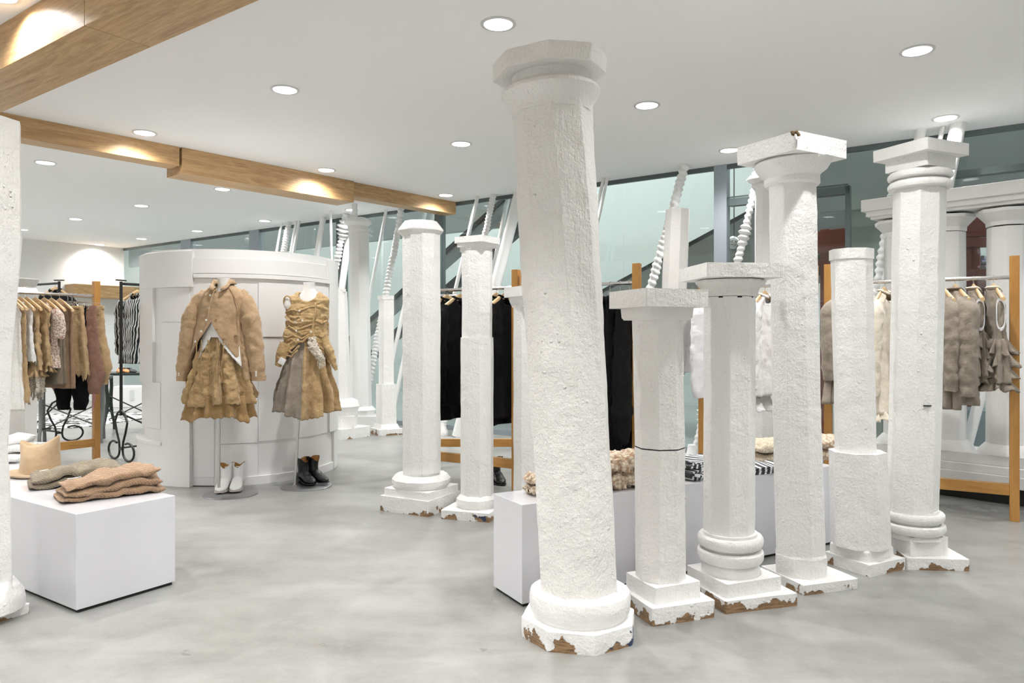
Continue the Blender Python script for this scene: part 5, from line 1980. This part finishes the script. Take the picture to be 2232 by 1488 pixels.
# ---- right rack
rp0, rp1 = Vector((3.148, 4.60, 0)), Vector((2.22, 5.15, 0))
wood_rack('beech clothes rack at the right with beige linen garments', rp0, rp1)
rd = (rp1 - rp0).normalized()
ritems = [
    (2165, dict(name_='ruffle_dress', label='beige linen sleeveless dress with tiered ruffles, nearest the right post', cat='dress', mat=F_GREIGE, L=0.66, w=0.155, th=0.045, seed=21, ruffles=4, wr=0.008, trim=F_CREAM, collar=True)),
    (2122, dict(name_='ruffle_dress', label='beige linen ruffled dress beside the jacket, second from the right post', cat='dress', mat=F_GREIGE, L=0.62, w=0.155, th=0.04, seed=22, ruffles=4, wr=0.008, trim=F_CREAM, collar=True)),
    (2082, dict(name_='linen_jacket', label='beige linen jacket with pocket flap and hanging sleeves on the right rack', cat='jacket', mat=F_GREIGE, L=0.80, w=0.19, th=0.065, seed=23, slv=0.58, slvw=0.06, slvt=0.062, slv_y=0.02, collar=True, wr=0.010)),
    (2050, dict(name_='linen_jacket', label='beige linen jacket half hidden behind the tall right column', cat='jacket', mat=F_GREIGE, L=0.83, w=0.19, th=0.04, seed=24, slv=0.55, slvw=0.055, slvt=0.05, slv_y=0.02, wr=0.010)),
    (1928, dict(name_='cream_blouse', label='cream linen blouse with ruffled hem, left of the tall right column', cat='blouse', mat=F_CREAM, L=0.88, w=0.19, th=0.04, seed=25, slv=0.60, slvw=0.06, collar=True, ruffles=1, wr=0.006)),
    (1842, dict(name_='linen_coat', label='flared grey beige linen coat behind the short plain column', cat='coat', mat=F_GREIGE, L=0.82, w=0.22, th=0.05, seed=26, slv=0.5, slvw=0.07, flare=1.35, wr=0.006)),
]
for px, kw in ritems:
    s = s_on(px, rp0, rd)
    p, d_ = rail_pt(rp0, rp1, s)
    rot = ANG_B + (0.30 if px > 2100 else 0.46 if px > 2000 else -0.16)
    hanger(p, rot, 'wooden hanger holding the ' + ' '.join(kw['label'].split(',')[0].split()[:7]), 'wooden hangers on the right rack')
    g_ = garment(p=p, rot=rot, group='garments on the right rack', folds=(7, 0.02), **kw)
    if px == 2082:
        for k in range(4):
            button(g_, (-0.19 * 1.13, -0.05, -0.72 - 0.016 * k), 0.006)
        MB().box((-0.05, -0.068, -0.56), (0.15, 0.008, 0.045)).build('pocket_flap', F_GREIGE, g_, bevel=0.002)
    if 'ruffle_dress' in kw['name_']:
        for sx in (-1, 1):
            MB().rings([[Vector((sx * (0.147 - 0.018 * max(0, cos(a)) + dx_), rr_ * 0.024 * sin(a), -0.235 + rr_ * 0.10 * (abs(cos(a)) ** 0.6) * (1 if cos(a) > 0 else -1))) for a in [2 * pi * k / 24 for k in range(24)]] for rr_, dx_ in ((1.02, 0.0), (1.03, 0.008), (0.86, 0.010), (0.80, 0.0))], False, False).build('armhole_trim', F_WHITE, g_)
            MB().rings([[Vector((sx * (0.147 - 0.018 * max(0, cos(a)) + 0.003), rr_ * 0.024 * sin(a), -0.235 + rr_ * 0.10 * (abs(cos(a)) ** 0.6) * (1 if cos(a) > 0 else -1))) for a in [2 * pi * k / 24 for k in range(24)]] for rr_ in (0.85, 0.3)], True, True).build('armhole_lining', F_GREIGE, g_)

# ---- white rack between the columns
wp0, wp1 = Vector((2.15, 5.22, 0)), Vector((1.45, 5.59, 0))
wood_rack('beech clothes rack with white blouses, seen between the slab-topped columns', wp0, wp1)
wd = (wp1 - wp0).normalized()
for px, kw in (
    (1648, dict(name_='white_blouse', label='white cotton blouse with cuffed sleeve, left of its twin behind the medium column', L=0.86, slv=0.6, seed=31, ruffles=1)),
    (1667, dict(name_='white_blouse', label='white cotton blouse with gathered cuff beside the bowl-capital column', L=0.80, slv=0.58, seed=32, ruffles=0)),
    (1560, dict(name_='white_blouse', label='white blouse with full puffed sleeve right of the short column', L=0.66, slv=0.66, seed=34, ruffles=0)),
    (1512, dict(name_='white_tunic', label='textured white tunic beside the right side of the short column', L=0.64, slv=0.5, seed=35, ruffles=0))):
    s = s_on(px, wp0, wd)
    p, d_ = rail_pt(wp0, wp1, s)
    rot = ANG_B - (0.25 if px < 1600 else 0.12)
    hanger(p, rot, 'wooden hanger holding the ' + ' '.join(kw['label'].split(',')[0].split()[:8]), 'wooden hangers on the white rack')
    garment(p=p, rot=rot, group='white blouses on the rack', cat='blouse', mat=F_WHITE, w=0.18, th=0.035, slvw=0.065 if px > 1600 else 0.09, collar=px > 1600, wr=0.009, **kw)

# ---- black racks in one line behind the twisted column
bp0, bp1, bp2 = Vector((0.862, 5.07, 0)), Vector((0.10, 5.49, 0)), Vector((0.031, 5.54, 0))
bp3 = Vector((-0.85, 6.06, 0))
wood_rack('beech clothes rack with black trousers, right of the twisted column', bp0, bp1)
wood_rack('beech clothes rack with black garments, left of the twisted column', bp2, bp3)
bb0, bb1 = Vector((0.14, 6.66, 0)), Vector((-0.95, 6.66, 0))
wood_rack('rear beech clothes rack with black coats behind the stout column', bb0, bb1)


def blacks(p0, p1, pxs, group, kinds, names, rot0):
    d = (p1 - p0).normalized()
    for i, px in enumerate(pxs):
        s = s_on(px, p0, d)
        p, _ = rail_pt(p0, p1, s)
        kd = kinds[i]
        lab = names[i]
        rot = rot0 + 0.1 * sin(i * 3.1)
        hanger(p, rot, 'wooden hanger carrying the ' + ' '.join(lab.split(',')[0].split()[:9]) if kd == 'top' else 'clip hanger carrying the ' + ' '.join(lab.split(',')[0].split()[:9]), group + ', hangers', 'wood' if kd == 'top' else 'clip')
        garment('black_' + ('coat' if kd == 'top' else 'trousers'), lab, 'coat' if kd == 'top' else 'trousers', p, rot, F_BLACK, kd, L=(1.10 + 0.1 * sin(i * 2)) if kd == 'trousers' else 0.98 + 0.08 * sin(i * 2.3), w=0.2, th=0.035, seed=40 + i * 2 + px,
                slv=0.7 if i % 2 == 0 else 0.0, collar=True, group=group, wr=0.01, flare=1.15)


blacks(bp0, bp1, [1372, 1352, 1330], 'black trousers on the rack', ['trousers'] * 3,
       ['black trousers nearest the post left of the short slab column', 'black trousers in the middle, right of the twisted column', 'black trousers touching the edge of the twisted column'], ANG_B)
blacks(bp2, bp3, [1102, 1082, 1003, 975], 'black coats on the front rack', ['top'] * 4,
       ['black coat nearest the post beside the half hidden column', 'black coat second from the post, right of the slim column', 'black coat just left of the slim column on the front rack', 'black coat between the stout and slim columns on the front rack'], ANG_B)
blacks(bb0, bb1, [988, 966], 'black coats on the rear rack', ['top', 'top'],
       ['rear black coat shown broadside between the stout and slim columns', 'rear black coat shown broadside beside the stout column'], 0.25)

# ------------------------------------------------------------------ black iron racks, far left
def iron_rack(label, p, rot, L, wheels=True, top=1.67):
    t = thing('iron_rack', label, 'clothes rack', p, rot, 'black wrought iron racks')
    MB().tube([(0, 0, 0.42), (0, 0, top)], 0.014, 10).build('post', M_IRON, t)
    MB().tube([(0, 0, top - 0.02), (L, 0, top - 0.02)], 0.013, 10).build('top_bar', M_IRON, t)
    MB().tube([(L, 0, 0.42), (L, 0, top)], 0.014, 10).build('post', M_IRON, t)
    MB().box((0, 0, top + 0.012), (0.11, 0.03, 0.012), 0.4).build('finial', M_IRON, t, bevel=0.003)
    for e in (0, L):
        for sy in (-1, 1):
            pts = [(e, sy * 0.004, 0.47), (e, sy * 0.05, 0.44), (e, sy * 0.085, 0.36), (e, sy * 0.06, 0.26), (e, sy * 0.03, 0.18), (e, sy * 0.022, 0.12)]
            for k in range(15):
                a = radians(180 - 300 * k / 14)
                pts.append((e, sy * (0.10 + 0.078 * cos(a)), 0.092 + 0.085 * sin(-a) * -1 if False else 0.09 + 0.082 * -sin(radians(0 + 300 * k / 14))))
            MB().tube([(p_[0], p_[1] * 1.45, p_[2]) for p_ in pts], 0.0105, 8).build('scroll_foot', M_IRON, t)
        MB().box((e, 0, 0.11), (0.02, 0.07, 0.02)).build('foot_clamp', M_IRON, t)
    MB().tube([(0, 0, 0.44), (L * 0.5, 0, 0.14), (L, 0, 0.44)], 0.009, 8).build('cross_brace', M_IRON, t)
    MB().tube([(0, 0, 0.12), (L, 0, 0.12)], 0.009, 8).build('tie_bar', M_IRON, t)
    return t


kp = Vector(((264 - CX) / F * 6.85, 6.85, 0))
iron_rack('black iron rack with scroll feet and the striped jacket, left of the booth', kp, radians(52), 1.1)
kp2 = Vector(((129 - CX) / F * 8.0, 8.0, 0))
iron_rack('black iron rack with a black coat, behind the left clothes rack', kp2, radians(150), 1.1, top=1.76)
dj = Vector((cos(radians(52)), sin(radians(52)), 0))
p = Vector(((299 - CX) / F * 7.05, 7.05, 1.64))
hanger(p, radians(-20), 'hanger holding the black and white striped jacket', 'hangers on the iron racks')
garment('striped_jacket', 'black and white striped jacket hanging beside the booth', 'jacket', p, radians(-20), F_STRIPE, 'top', L=0.74, w=0.16, th=0.07, seed=51, slv=0.5, slvw=0.05, collar=True, group='clothes on the iron racks', wr=0.012)
p = Vector(((118 - CX) / F * 8.03, 8.05, 1.74))
hanger(p, radians(-15), 'hanger holding the black coat behind the left rack', 'hangers on the iron racks')
garment('black_coat', 'black hooded coat hanging from the iron rack behind the left rack', 'coat', p, radians(-15), F_BLACK, 'top', L=0.7, w=0.18, th=0.07, seed=52, slv=0.5, collar=True, group='clothes on the iron racks')


# cast iron treadle tables with shoes
def treadle_table(label, p, rot, mat, W=0.75, D=0.42, h=0.72):
    t = thing('treadle_table', label, 'table', p, rot, 'old treadle tables')
    MB().box((0, 0, h - 0.015), (W, D, 0.03)).build('tabletop', M_IRONG, t, smooth=False, bevel=0.004)
    for sx in (-1, 1):
        for sy in (-1, 1):
            x = sx * W * 0.38
            MB().tube([(x, sy * D * 0.16, h - 0.03), (x, sy * D * 0.2, h * 0.75), (x, sy * D * 0.1, h * 0.5), (x, sy * D * 0.25, h * 0.28), (x, sy * D * 0.42, h * 0.12), (x, sy * D * 0.44, 0.0)], [0.022, 0.02, 0.026, 0.018, 0.018, 0.02], 8).build('leg', mat, t)
        MB().tube([(sx * W * 0.38, -D * 0.22, h * 0.3), (sx * W * 0.38, 0, h * 0.36), (sx * W * 0.38, D * 0.22, h * 0.3)], 0.013, 8).build('arch_brace', mat, t)
    MB().tube([(-W * 0.38, 0, h * 0.6), (W * 0.38, 0, h * 0.2)], 0.008, 6).build('cross_brace', mat, t)
    MB().tube([(-W * 0.38, 0, h * 0.2), (W * 0.38, 0, h * 0.6)], 0.008, 6).build('cross_brace', mat, t)
    return t


tp = gp(140, 968)
treadle_table('grey cast iron treadle table behind the left rack', (tp.x, tp.y + 0.15, 0), radians(25), M_CAST)
tp2 = gp(292, 938)
treadle_table('dark green treadle table with orange shoes, beside the booth', (tp2.x, tp2.y, 0), radians(10), M_IRONG)


def flat_shoe(label, p, rot, mat):
    t = thing('shoe', label, 'shoe', p, rot, 'shoes on the treadle table')
    rows = []
    foot = [(0.0, 0.02, 0.045), (0.1, 0.032, 0.055), (0.4, 0.030, 0.045), (0.7, 0.042, 0.04), (0.92, 0.03, 0.028), (1, 0.008, 0.015)]
    for i in range(17):
        w, zt_ = sinterp(foot, i / 16)
        rows.append([Vector((w * cos(a), 0.12 - 0.24 * i / 16, max(0, zt_ / 2 + zt_ / 2 * sin(a)))) for a in [2 * pi * k / 14 for k in range(14)]])
    MB().rings(rows).build('upper', mat, t)
    MB().box((0, 0.06, 0.052), (0.03, 0.09, 0.006)).build('opening', M_DARK, t, bevel=0.002)
    return t


for i, px in enumerate((267, 279, 291)):
    q = Vector(((px - CX) / F * tp2.y, tp2.y - 0.06, 0.72))
    flat_shoe(['orange leather shoe, left one on the green table', 'orange leather shoe in the middle of the green table', 'dark shoe right of the orange shoes on the green table'][i], q, 0.5 + i * 0.2, (M_ORANGE, M_ORANGE, M_BOOTB)[i])
q = gp(290, 885)
bx_ = thing('storage_box', 'white storage box on the floor under the green table', 'box', q, 0.2)
MB().box((0, 0, 0.17), (0.5, 0.4, 0.34)).build('body', M_REFL, bx_, bevel=0.006)
MB().box((0.04, -0.203, 0.2), (0.07, 0.004, 0.17)).build('label_slip', M_FAR, bx_)

# patchwork rug
M_RUG, nt, b = new_mat('black and white hide rug')
vo = N(nt, 'ShaderNodeTexVoronoi')
vo.inputs['Scale'].default_value = 14
nt.links.new(coords(nt, 'Object', (1, 1.8, 1)), vo.inputs['Vector'])
sp_ = N(nt, 'ShaderNodeSeparateColor')
nt.links.new(vo.outputs['Color'], sp_.inputs[0])
nt.links.new(ramp(nt, sp_.outputs[0], [(0.47, (0.02, 0.02, 0.02)), (0.49, (0.75, 0.75, 0.74))]), b.inputs['Base Color'])
b.inputs['Roughness'].default_value = 0.9
rg_c = gp(150, 915)
mb = MB()
mb.rings([[Vector((0.95 * cos(2 * pi * k / 40) * (1 + 0.06 * sin(5 * 2 * pi * k / 40)), 1.15 * sin(2 * pi * k / 40), z)) for k in range(40)] for z in (0.0, 0.008)])
rug = mb.build('rug', M_RUG)
rug.location = rg_c
tag(rug, 'black and white patched rug on the floor at far left', 'rug')

# oak shelf beam fixed on the left wall
pc = sn(WALL_S - 0.18, 3.3)
sh = thing('wall_beam', 'short thick oak beam fixed to the white wall behind the iron racks', 'beam', (0, 0, 0))
o = MB().box((0, 0, 0), (3.1, 0.36, 0.225)).build('beam_body', W_BEAM, sh, smooth=False, bevel=0.003)
pL = Vector(((162 - CX) / F, 1.0, 0))
# left end seen at px 162 on plane s = WALL_S-0.36
tL = (WALL_S - 0.36) / (pL.x * AX.x + pL.y * AX.y)
eL = pL * tL
n0 = eL.dot(BX)
zc = EYE - (632 - HZ) * eL.y / F
ce = sn(WALL_S - 0.18, n0 + 1.55)
o.location = (ce.x, ce.y, zc)
o.rotation_euler = (0, 0, ANG_B)

# security camera on the ceiling
dcm = F * (CEIL - EYE) / (HZ - 512)
cp = Vector(((543 - CX) / F * dcm, dcm, CEIL))
sc2 = thing('security_camera', 'small white security camera on the ceiling above the booth', 'camera', cp)
MB().rings([circ((0, 0), 0.035, 0, 16), circ((0, 0), 0.03, -0.03, 16), circ((0, 0), 0.012, -0.06, 16)]).build('mount', M_CAM, sc2)
MB().tube([(-0.06, 0.05, -0.075), (0.05, -0.07, -0.11)], 0.035, 14).build('housing', M_CAM, sc2)
MB().tube([(0.048, -0.068, -0.109), (0.056, -0.078, -0.112)], 0.029, 14).build('lens', M_LENS, sc2)

# ------------------------------------------------------------------ atrium beyond the glazing
def slanted(part, parent, p_a, p_b, zthick, n_th, m, drop=0.0):
    """bar whose top edge runs from p_a to p_b; extends zthick downwards and n_th away from the glass"""
    mb = MB(parent.location)
    rr = []
    for p in (p_a, p_b):
        q = p - Vector((0, 0, drop))
        w = BX * n_th
        lo = Vector((0, 0, zthick))
        rr.append([q, q + w, q + w - lo, q - lo])
    mb.rings(rr)
    return mb.build(part, m, parent, smooth=False, bevel=0.004)


nE = 8.2
a_, b_ = hit(1346, 617, nE), hit(1896, 321, nE)
dirE = (b_ - a_)
loE, hiE = a_ - dirE * 1.25, b_ + dirE * 0.55
loE_clip = a_ - dirE * (min(1.25, (a_.z - 0.1) / dirE.z))
es = thing('escalator', 'escalator with dark glass side rising to the right beyond the glazing', 'escalator', (a_.x, a_.y, 0), 0, 'escalators beyond the glass')
slanted('balustrade', es, loE_clip, hiE, 0.95, 1.0, M_ESC)
slanted('handrail', es, loE_clip + Vector((0, 0, .03)), hiE + Vector((0, 0, .03)), 0.06, 0.09, M_ESCD)
slanted('underside_band', es, loE_clip - BX * 0.02, hiE - BX * 0.02, 0.22, 0.5, M_ESCD, drop=0.85)
slanted('side_trim', es, loE_clip - BX * 0.03, hiE - BX * 0.03, 0.05, 0.06, M_ALU, drop=0.72)
nF = 8.05
a2, b2_ = hit(806, 694, nF), hit(1125, 405, nF)
d2_ = b2_ - a2
es2 = thing('escalator', 'narrow escalator flank crossing behind the stout and slim columns', 'escalator', (a2.x, a2.y, 0), 0, 'escalators beyond the glass')
lo2 = a2 - d2_ * min(0.6, (a2.z - 0.05) / d2_.z)
slanted('flank', es2, lo2, b2_ + d2_ * 0.2, 0.22, 0.12, M_ESC)
slanted('handrail', es2, lo2 - BX * .03, b2_ + d2_ * 0.2 - BX * .03, 0.07, 0.10, M_ESCD)
slanted('lower_flank', es2, lo2 + Vector((0, 0, -0.5)), b2_ + d2_ * 0.2 + Vector((0, 0, -.5)), 0.16, 0.12, M_ESCD)

# grey green soffit and back panels of the atrium
def panel(label, x0, x1, y0, y1, n, m, thick=0.12, cat='panel', name_='wall_panel', joints=()):
    p0, p1 = hit(x0, HZ, n), hit(x1, HZ, n)
    z1 = max(hit(x0, y0, n).z, hit(x1, y0, n).z)
    z0 = 0 if y1 is None else min(hit(x0, y1, n).z, hit(x1, y1, n).z)
    mb = MB()
    d = p1 - p0
    c = (p0 + p1) / 2
    t = thing(name_, label, cat, (c.x, c.y, 0), atan2(d.y, d.x), 'panels beyond the glass')
    L = d.length
    k = max(1, int(L / 1.1))
    for i in range(k):
        MB().box(((-L / 2 + (i + 0.5) * L / k), 0, (z0 + z1) / 2), (L / k - 0.012, thick, z1 - z0)).build('panel', m, t, smooth=False, bevel=0.004)
    return t


panel('grey green panels beyond the glass between the right-hand columns', 1790, 2300, 150, None, 9.6, M_FARG) if False else None
# panels between the right-hand columns, left open where the red staircase shows
p0, p1 = s_of(1845, 9.0), s_of(2075, 9.0)


def spanel(label, sa, sb, z0, z1, n, m, thick=0.1):
    c = sn((sa + sb) / 2, n)
    t = thing('wall_panel', label, 'panel', (c.x, c.y, 0), ANG_A, 'panels beyond the glass')
    MB().box((0, 0, (z0 + z1) / 2), (abs(sa - sb), thick, z1 - z0)).build('panel', m, t, smooth=False, bevel=0.004)
    return t


spanel('long grey green soffit panel beyond the glass above the booth and far columns', s_of(1120, 8.6), WALL_S + 3.5, 2.8, 4.6, 8.9, M_FARG)
spanel('tall grey green panel beyond the glass, right of the dark door frame', s_of(1849, 7.6), s_of(1925, 7.6), 0, 3.4, 7.6, M_FARG)
spanel('wide grey green panel high beyond the glass at right', s_of(1786, 7.5), -3.0, 2.35, 3.4, 7.5, M_FARG)

# red steel staircase
rs = thing('steel_staircase', 'red steel staircase beyond the glass at right', 'staircase', (0, 0, 0))
nS = 9.6


def bar3(part, pa, pb, w, h, m=M_RED, dn=0.12):
    mb = MB()
    rr = []
    dl = (pb - pa).normalized()
    up = Vector((0, 0, 1)) if abs(dl.z) < 0.8 else AX
    sd = dl.cross(up).normalized()
    up = sd.cross(dl)
    for p in (pa, pb):
        rr.append([p + sd * w / 2 * sx + up * h / 2 * sy for sx, sy in ((-1, -1), (1, -1), (1, 1), (-1, 1))])
    mb.rings(rr)
    mb.build(part, m, rs, smooth=False, bevel=0.004)


for px in (1800, 1832, 2114, 2126, 2236):
    nS = 7.9 if px < 1900 else 9.6
    q = hit(px, HZ, nS)
    bar3('stanchion', Vector((q.x, q.y, 0)), Vector((q.x, q.y, hit(px, 500, nS).z)), 0.09, 0.09)
for (xa, ya, xb, yb, h) in ((1780, 530, 1845, 522, 0.22), (1780, 575, 1845, 570, 0.06), (2090, 492, 2300, 485, 0.26), (2090, 530, 2300, 524, 0.10), (2095, 596, 2300, 592, 0.08), (2095, 620, 2300, 616, 0.06), (2090, 690, 2300, 690, 0.05)):
    nS = 7.9 if xa < 1900 else 9.6
    bar3('beam', hit(xa, ya, nS), hit(xb, yb, nS), 0.12, h)
bar3('stringer', hit(2090, 540, nS + .3), hit(2160, 640, nS + .3), 0.08, 0.22)
for k in range(7):
    q = hit(2098 + k * 9, 552 + k * 12, nS + 0.3)
    MB().box(q, (0.35, 0.25, 0.03), ANG_A).build('tread', M_ALU, rs, smooth=False)
lv = thing('lavender_banner', 'lavender panel hanging beyond the glass between the colonnade columns', 'panel', hit(2118, 640, 10.4))
MB().box((0, 0, 0), (0.7, 0.04, 0.7), ANG_A, 0, 0.4).build('sheet', M_LAV, lv, smooth=False)

# display case with glass shelves beyond the glass
gc = thing('glass_display_case', 'low glass display case beyond the glazing, seen under the linen dresses', 'display case', gp(2116, 985) if False else sn(s_of(2116, 7.9), 7.9), ANG_A)
MB().box((0, 0, 0.25), (1.3, 0.4, 0.5)).build('base', M_ALU, gc, smooth=False, bevel=0.005)
MB().box((0, 0, 0.72), (1.28, 0.38, 0.012)).build('shelf', M_GLASS, gc, smooth=False)
MB().box((0, 0, 0.95), (1.28, 0.38, 0.012)).build('shelf', M_GLASS, gc, smooth=False)
for sx in (-1, 1):
    for sy in (-1, 1):
        MB().tube([(sx * 0.63, sy * 0.18, 0.5), (sx * 0.63, sy * 0.18, 0.98)], 0.008, 8).build('upright', M_CHROME, gc)

# cone shaded pendant seen through the glass
cpn = hit(1076, 475, 9.0)
pn = thing('pendant_lamp', 'beige cone pendant lamp beyond the glass above the slim column', 'lamp', cpn)
MB().rings([circ((0, 0), 0.30, -0.12, 28), circ((0, 0), 0.16, 0.03, 28), circ((0, 0), 0.03, 0.14, 28)], False, True).build('shade', M_BEIGE, pn, solid=0.004)
MB().tube([(0, 0, 0.14), (0, 0, 1.6)], 0.008, 8).build('cable', M_ESCD, pn)
# chrome globe lamp near the mullion
gl_ = thing('globe_lamp', 'chrome globe lamp beyond the glass beside the thick mullion', 'lamp', hit(1600, 530, 8.0))
rows = []
for i in range(13):
    a = -pi / 2 + pi * i / 12
    rows.append([Vector((0.085 * cos(a) * cos(b) + 0.0001 * k, 0.085 * cos(a) * sin(b), 0.085 * sin(a))) for k, b in enumerate([2 * pi * k / 20 for k in range(20)])])
MB().rings(rows).build('globe', M_CHROME, gl_)
MB().tube([(0, 0, 0.08), (0, 0, 2.2)], 0.006, 8).build('cable', M_ESCD, gl_)

# ambient ceiling of the atrium and unseen area lights added to brighten it
quad_slab('ceiling_outer', [sn(S0 - 6, WALL_N + 0.12, 6.5), sn(WALL_S + 4, WALL_N + 0.12, 6.5), sn(WALL_S + 4, 12.3, 6.5), sn(S0 - 6, 12.3, 6.5)], 0.1, M_WALL)
al = bpy.data.lights.new('added atrium fill light', 'AREA')
al.shape = 'RECTANGLE'
al.size, al.size_y = 2.2, 1.2
al.energy = 48
al.color = (0.93, 1.0, 0.98)
for s, nn in [(s, 8.3) for s in (-2, 1, 4, 7, 10, 13)] + [(s, 10.3) for s in (5, 8, 11, 14)]:
    lo = bpy.data.objects.new('atrium_fill_light', al)
    COL.objects.link(lo)
    lo.location = sn(s, nn, 6.3)
    lo.rotation_euler = (0, 0, ANG_A)
